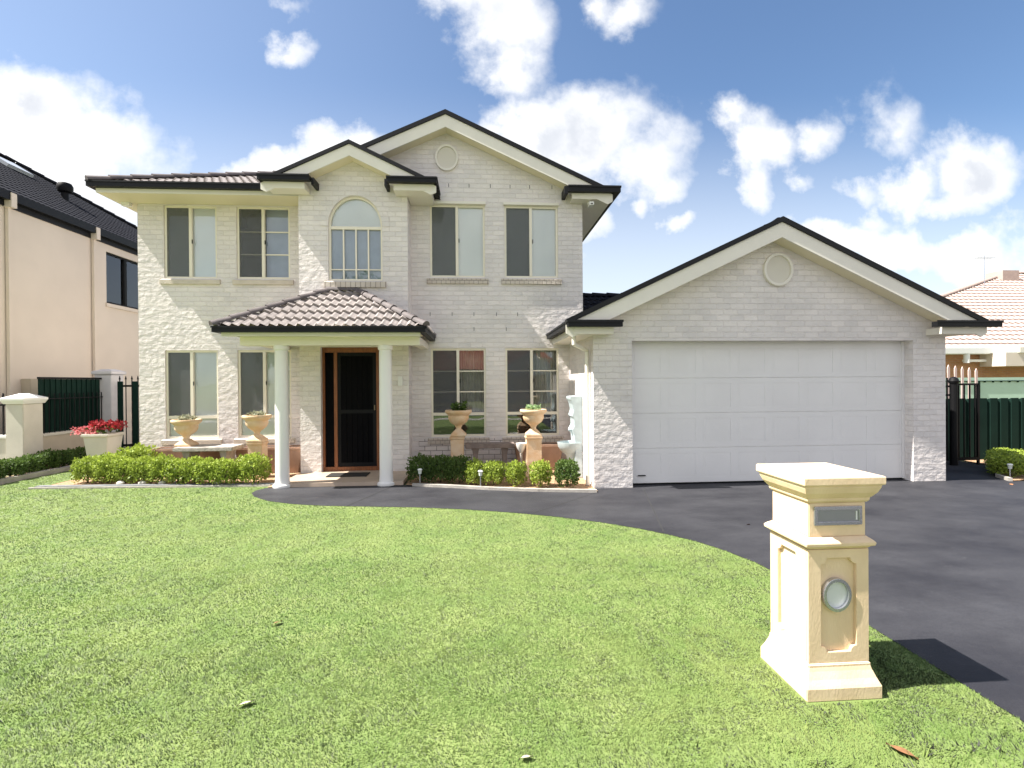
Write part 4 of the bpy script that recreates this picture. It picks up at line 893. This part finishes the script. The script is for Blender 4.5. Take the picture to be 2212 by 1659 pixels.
tiles('roof', (NX+.15,ny0,6.06), (0,1,0), (-1,0,npz), 13.2, NHD*math.sqrt(1+npz*npz), [((NX+.15,ny0,0),(-1,-1,0)), ((NX+.15,24.1,0),(-1,1,0))], TILED, NH, amp=.006, lip=.018)
tiles('roof', (NX+.15,ny0,6.06), (-1,0,0), (0,1,npz), 2*NHD, NHD*math.sqrt(1+npz*npz), [((NX+.15,ny0,0),(1,1,0)), ((NX+.15-2*NHD,ny0,0),(-1,1,0))], TILED, NH)
rc = MB(); caps(rc, (NX+.15,ny0,6.12), (NX+.15-NHD,ny0+NHD,6.12+NHD*npz)); caps(rc, (NX+.15-NHD,ny0+NHD,6.12+NHD*npz), (NX+.15-NHD,24.1-NHD,6.12+NHD*npz)); caps(rc, (NX+.15,24.1,6.12), (NX+.15-NHD,24.1-NHD,6.12+NHD*npz)); rc.build('ridge_cap', TILED, NH, smooth=True)
vx, vy = -12.9, 17.0; vz = 6.06+(NX+.15-vx)*npz
MB().lathe([(.10,-.15),(.10,.2),(.18,.24),(.21,.32),(.21,.42),(.17,.5),(.08,.53)], (vx,vy,vz), 20).build('roof_vent', BLACK, NH, smooth=True)
MB().box(NX+.001,NX+.22,12.5,13.15,1.45,1.95).build('meter_box', TAN, NH, bevel=.01)
# garden walls and pillars between
FX = -9.2
pl = empty('gate_pillar', (FX-.17,11.22,0), 'white capped rendered pillar of the neighbour fence behind the hedge', 'pillar')
MB().box(FX-.34,FX,11.0,11.48,0,1.42).build('pillar_shaft', RENDERW, pl, bevel=.01)
MB().sq([(.19,.26,1.421),(.2,.27,1.44),(.23,.30,1.50),(.23,.30,1.54),(.05,.06,1.63)], (FX-.17,11.24,0)).build('pillar_cap', WHITE, pl)
gp = empty('gate_pillar', (FX-.2,13.45,0), 'grey rendered pillar between the green panel and the side gate', 'pillar')
MB().box(FX-.25,FX+.14,13.3,13.75,0,2.05).build('pillar_shaft', GREYR, gp, bevel=.01)
MB().sq([(.22,.25,2.051),(.24,.27,2.07),(.24,.27,2.13),(.1,.1,2.19)], (FX-.055,13.52,0)).build('pillar_cap', GREYR, gp)
lw = empty('garden_wall', (FX-.1,12.4,0), 'low tan rendered wall running back from the white pillar under the dark panel', 'wall')
MB().box(FX-.2,FX-.02,11.482,13.298,0,.70).build('wall_body', TAN, lw); MB().box(FX-.22,FX,11.482,13.298,.701,.76).build('coping', RENDERW, lw, bevel=.008)
lf = empty('garden_wall', (-11,11.1,0), 'low white rendered wall with spear pickets left of the white pillar', 'wall')
MB().box(-13.5,FX-.342,11.05,11.25,0,.72).build('wall_body', RENDERW, lf); MB().box(-13.5,FX-.342,11.02,11.28,.721,.78).build('coping', WHITE, lf, bevel=.008)
pk = MB(); pk.box(-13.5,FX-.342,11.13,11.16,1.38,1.42)
for i in range(28):
    x = FX-.50-i*.15; pk.box(x-.011,x+.011,11.134,11.156,.78,1.55); pk.prism([(x-.02,11.13,1.55),(x+.02,11.13,1.55),(x,11.13,1.64)],(0,.03,0))
pk.build('pickets', BLACK, lf)
pn = empty('fence_panel', (FX-.1,12.4,.76), 'dark green corrugated panel with picket bars on the low tan wall', 'fence')
c = MB()
for i in range(24):
    y = 11.50+i*.074; c.box(FX-.115-(i % 2)*.02, FX-.09-(i % 2)*.02, y, y+.073, .77, 1.93)
c.build('corrugated_sheet', DKGREEN, pn)
c = MB(); c.box(FX-.12,FX-.07,11.484,13.29,1.931,1.975)
for i in range(13): y = 11.56+i*.14; c.tube((FX-.05,y,.765),(FX-.05,y,1.62),.011,6)
c.tube((FX-.05,11.49,1.5),(FX-.05,13.28,1.5),.012,6); c.build('picket_rail', BLACK, pn)
gt = empty('side_gate', (-8.2,13.2,0), 'narrow dark side gate of vertical boards with spear tops beside the house corner', 'gate')
c = MB()
for i, (a, b) in enumerate(((-8.98,-8.86),(-8.62,-8.50),(-8.42,-8.16),(-8.06,-7.8),(-7.7,-7.4),(-7.3,-6.9))): c.box(a,b,13.4,13.43,.03,1.88)
c.build('boards', DKGREEN, gt)
c = MB(); c.box(-9.0,-6.85,13.431,13.46,1.74,1.79); c.box(-9.0,-6.85,13.431,13.46,.25,.30)
for i in range(15): x = -8.95+i*.145; c.tube((x,13.445,.05),(x,13.445,1.93),.012,6); c.prism([(x-.022,13.435,1.93),(x+.022,13.435,1.93),(x,13.435,2.02)],(0,.02,0))
c.build('spear_bars', BLACK, gt)
# pot with red plants
pt = empty('plant_pot', (-7.93,11.4,0), 'tapered white pot of red and pink flowers left of the house', 'plant pot')
MB().sq([(.17,.17,0),(.24,.24,.70),(.27,.27,.72),(.27,.27,.77),(.235,.235,.77),(.225,.225,.73)], (-7.93,11.4,0)).build('pot', RENDERW, pt, bevel=.008)
def fl(cx, cy, cz, rx, ry, rz): return lambda rg_, n: [((cx+rg_.uniform(-1.7,1.7)*rx, cy+rg_.uniform(-1.5,1.5)*ry, cz+rg_.uniform(-1.5,1.5)*rz), (rg_.normal(), rg_.normal(), .4), rg_.uniform(0,1)) for _ in range(n)]
redm = leaf_mat('red_petal', (.20,.015,.02), (.50,.05,.06), .3); pinkm = leaf_mat('pink_petal', (.5,.10,.12), (.8,.28,.28), .3)
for o in (leaves('flowers', redm, 420, fl(.10,0,.93,.17,.12,.055), (.03,.07), seed=4), leaves('flowers', pinkm, 220, fl(-.28,-.05,.83,.15,.1,.05), (.03,.06), seed=5), leaves('leaves', LEAFD, 120, fl(0,0,.86,.15,.12,.05), (.03,.07), seed=6), leaves('flowers', redm, 160, fl(-.1,0,.95,.08,.07,.03), (.03,.06), seed=8)): o.parent = pt

# ------------------------------------------------------------------ right side: fences, gate, neighbour
rf = empty('metal_fence', (11.5,10.5,0), 'dark green corrugated steel fence at the right behind the driveway', 'fence')
c = MB(); x = 8.25; prof = []
while x < 14.5:
    prof += [(x,10.5),(x+.03,10.46),(x+.20,10.46),(x+.23,10.5),(x+.25,10.5)]; x += .25
a = [c.bm.verts.new((p_[0],p_[1],0)) for p_ in prof]; b = [c.bm.verts.new((p_[0],p_[1],1.345+(.02 if p_[1] < 10.48 else 0))) for p_ in prof]
for i in range(len(prof)-1): c.bm.faces.new((a[i],a[i+1],b[i+1],b[i]))
c.build('corrugated_sheet', DKGREEN, rf)
MB().box(8.25,14.5,10.502,10.54,1.28,1.335).build('top_rail', DKGREEN, rf)
mf = empty('metal_fence', (19,16,0), 'pale mint steel fence with lattice strip standing behind the dark green fence', 'fence')
MB().box(9.0,24,16,16.03,0,1.83).build('sheet', MINT, mf)
c = MB(); c.box(9.0,24,15.96,15.999,1.70,1.725)
for i in range(48): x = 9.2+i*.3; c.box(x,x+.06,15.965,15.99,1.665,1.70)
c.box(16.78,16.84,15.95,15.999,0,1.72); c.build('lattice_rail', DKGREEN, mf)
gg = empty('metal_gate', (9.9,9.9,0), 'black steel gate post and bars with spear pickets beside the garage', 'gate')
MB().tube((9.86,9.9,0),(9.86,9.9,1.72),.07,14).build('gate_post', BLACK, gg); MB().lathe([(.08,0),(.095,.05),(.07,.11),(.02,.14)],(9.86,9.9,1.70),14).build('post_cap', BLACK, gg, smooth=True)
c = MB(); c.box(9.95,10.42,9.90,9.94,1.66,1.70); c.box(10.40,10.44,9.9,9.94,0,1.68); c.box(9.95,10.4,9.9,9.94,.1,.16); c.box(9.5,9.8,9.9,9.93,1.62,1.66); c.box(9.5,9.8,9.9,9.93,1.44,1.48)
for i in range(4): x = 9.98+i*.12; c.box(x,x+.02,9.905,9.93,.1,1.70)
for i in range(3): x = 9.52+i*.1; c.box(x,x+.02,9.905,9.93,.1,1.82)
c.build('gate_frame', BLACK, gg)
c = MB()
for i in range(6):
    x = 10.62+i*.17; z = 2.13-.022*i; c.box(x-.028,x+.028,10.95,10.97,.2,z-.06); c.prism([(x-.028,10.95,z-.06),(x+.028,10.95,z-.06),(x,10.95,z+.01)],(0,.02,0))
tag(c.build('picket_fence', mat('pale_pink_picket_paint', (.62,.47,.42), .6)), 'short run of pale pink pointed pickets behind the black gate', 'fence')

RH = empty('neighbour_house', (26,24,0), 'low neighbouring house at right with pink tiled roof and orange brick wall', 'house')
MB().plate([rect(15,30,0,2.85)], 20.4, 20.6).build('wall', ORBR, RH)
MB().box(15,15.2,20.6,30,0,2.85).build('wall', ORBR, RH)
MB().box(14.8,22.0,19.82,19.92,2.86,3.06).build('gutter', WHITE, RH); MB().box(14.8,22.0,19.93,20.4,2.82,2.85).build('soffit', WHITE, RH)
MB().box(22.0,30,19.2,19.3,2.86,3.06).build('gutter', CREAM, RH)
MB().box(21.5,29,19.302,20.39,2.3,2.85).build('porch_wall', RENDER, RH)
c = MB(); c.lathe([(.11,2.45),(.11,2.85)], (20.45,19.95,0), 14); c.box(20.5,21.6,20.1,20.2,2.5,2.6); c.build('downpipe', WHITE, RH)
tiles('roof', (14.7,19.85,3.05), (1,0,0), (0,1,.60), 24, 9.62, [((24.4,24.97,0),(-3.13,7.0,0))], PINKT, RH, wave=.3, du=.075, course=.42, amp=.015, lip=.045)
rc = MB(); caps(rc, (19.0,22.55,4.72), (31.4,28.1,8.05), r=.11); caps(rc, (31.4,28.1,8.05), (38,28.1,8.05), r=.11); rc.build('ridge_cap', PINKT, RH, smooth=True)
MB().box(29.9,30.9,27.0,28.0,6.9,7.95).build('chimney', PINKT, RH)
an = empty('antenna', (27.6,25.9,6.5), 'thin television antenna on the pink tiled roof', 'antenna')
c = MB(); c.tube((27.6,25.9,6.4),(27.6,25.9,8.5),.014,6); c.build('mast', PANELM, an)
c = MB(); c.tube((27.1,25.9,8.35),(28.1,25.9,8.35),.01,6)
for i in range(6): c.tube((27.15+i*.18,25.6,8.35),(27.15+i*.18,26.2,8.35),.007,5)
c.build('antenna_boom', PANELM, an)

# ------------------------------------------------------------------ fallen leaves on the lawn and driveway
def dead_leaf(x, y, s, m, rz, label):
    c = MB(); n = 8; lift = 0 if x < 2.8 else -.012; A = []; B = []
    for i in range(n+1):
        t = i/n; w = s*.22*math.sin(math.pi*t)+.001; zc = .011+.006*math.sin(math.pi*t)
        A.append(c.bm.verts.new((s*(t-.5),-w,zc+.012))); B.append(c.bm.verts.new((s*(t-.5),w,zc)))
    for i in range(n): c.bm.faces.new((A[i],A[i+1],B[i+1],B[i]))
    o = c.build('fallen_leaf', m); o.location = (x,y,lift); o.rotation_euler = (0,0,rz); tag(o, label, 'leaf')
BL = mat('brown_dead_leaf', (.30,.14,.06), .8, var=.3, vscale=40); PLF = mat('bleached_dead_leaf', (.55,.47,.35), .8, var=.2, vscale=40)
dead_leaf(-1.30,2.93,.09,PLF,.5,'pale dry leaf lying on the lawn near the bottom left')
dead_leaf(2.02,2.30,.13,BL,-1.0,'reddish brown dead leaf on the lawn at the bottom right')
dead_leaf(.22,2.40,.07,PLF,.2,'small tan dead leaf on the lawn at the bottom centre')
dead_leaf(-1.5,3.9,.08,BL,.9,'small brown dead leaf in the middle left of the lawn')

# ------------------------------------------------------------------ across the street (seen only as reflections in the windows)
sheet('footpath', [(-60,-4.2),(60,-4.2),(60,-3.0),(-60,-3.0)], .006, mat('pale_concrete_path', (.48,.45,.40), .9, var=.15, vscale=2))
sheet('street', [(-80,-14),(80,-14),(80,-6.5),(-80,-6.5)], .006, mat('street_asphalt', (.16,.16,.165), .9, var=.2, vscale=3))
OH = empty('opposite_house', (1,-24,0), 'low red roofed house across the street, seen mirrored in the lower windows', 'house')
MB().box(-6,8,-30,-23,0,2.9).build('wall', mat('pale_brick_wall', (.52,.45,.38), .9, var=.15), OH)
MB().prism([(-6.6,-22.4,2.9),(8.6,-22.4,2.9),(5.0,-26.5,5.2),(-3.0,-26.5,5.2)], (0,-.05,-.05)).build('roof', mat('red_tile_roof', (.30,.08,.05), .8, var=.25), OH)
MB().plate([[(2,0),(7,0),(7,3.0),(4.5,4.4),(2,3.0)], rect(3,6,.1,2.3)], -22.2, -22.0).build('gable_wall', mat('white_gable_paint', (.75,.75,.78), .8), OH)
for tx, ty, hh_, rr_ in ((-9.0,-16.5,8.5,2.6),(-15,-20,7,2.4)):
    T_ = empty('gum_tree', (tx,ty,0), 'tall leafy tree across the street mirrored in the upper left windows' if tx > -10 else 'smaller leafy tree further left across the street', 'tree')
    MB().tube((0,0,0),(.2,.1,hh_*.55),.2,10,.1).build('trunk', BARK, T_).matrix_parent_inverse = Matrix.Identity(4)
    cr = leaves('crown', LEAFD, 2600, bush_shape(rr_, rr_, hh_*.75, .35, .1), (.18,.4), seed=int(-tx)); cr.parent = T_; cr.location.z = hh_*.3

for x, y, q in ((-6.33,9.50,'pale rounded stone under the left hedge below the third shrub'),(-5.95,9.48,'pale rounded stone under the left hedge below the fourth shrub'),(-5.60,9.46,'pale rounded stone under the left hedge near the stake light'),(-4.62,9.42,'pale rounded stone near the right end of the left hedge')):
    st = MB().lathe([(.02,0),(.05,.01),(.055,.035),(.035,.06),(.01,.068)], (0,0,0), 12, sx=1.2).build('garden_stone', mat('pale_pebble', (.62,.58,.50), .9, var=.15), smooth=True)
    st.location = (x, y, .02); tag(st, q, 'stone')
# skylight high on the neighbouring roof
nn = Vector((npz,0,1)).normalized(); uu = Vector((0,1,0)); vv = uu.cross(nn)
SK = MB(); base_ = Vector((-14.45,16.9,6.06+npz*(-10.35+14.45)))+nn*.02
SK.prism([base_-uu*.45-vv*.35, base_+uu*.45-vv*.35, base_+uu*.45+vv*.35, base_-uu*.45+vv*.35], nn*.10)
SK.build('skylight', mat('skylight_dome', (.45,.47,.5), .3), NH)

for i, (x, y) in enumerate(((3.35,6.1),(9.0,8.0))):
    dead_leaf(x, y, (.045,.09)[i], BL, i*1.3, ('tiny brown leaf crumb on the driveway beside the far lawn edge','dark leaf on the driveway in front of the side passage')[i])
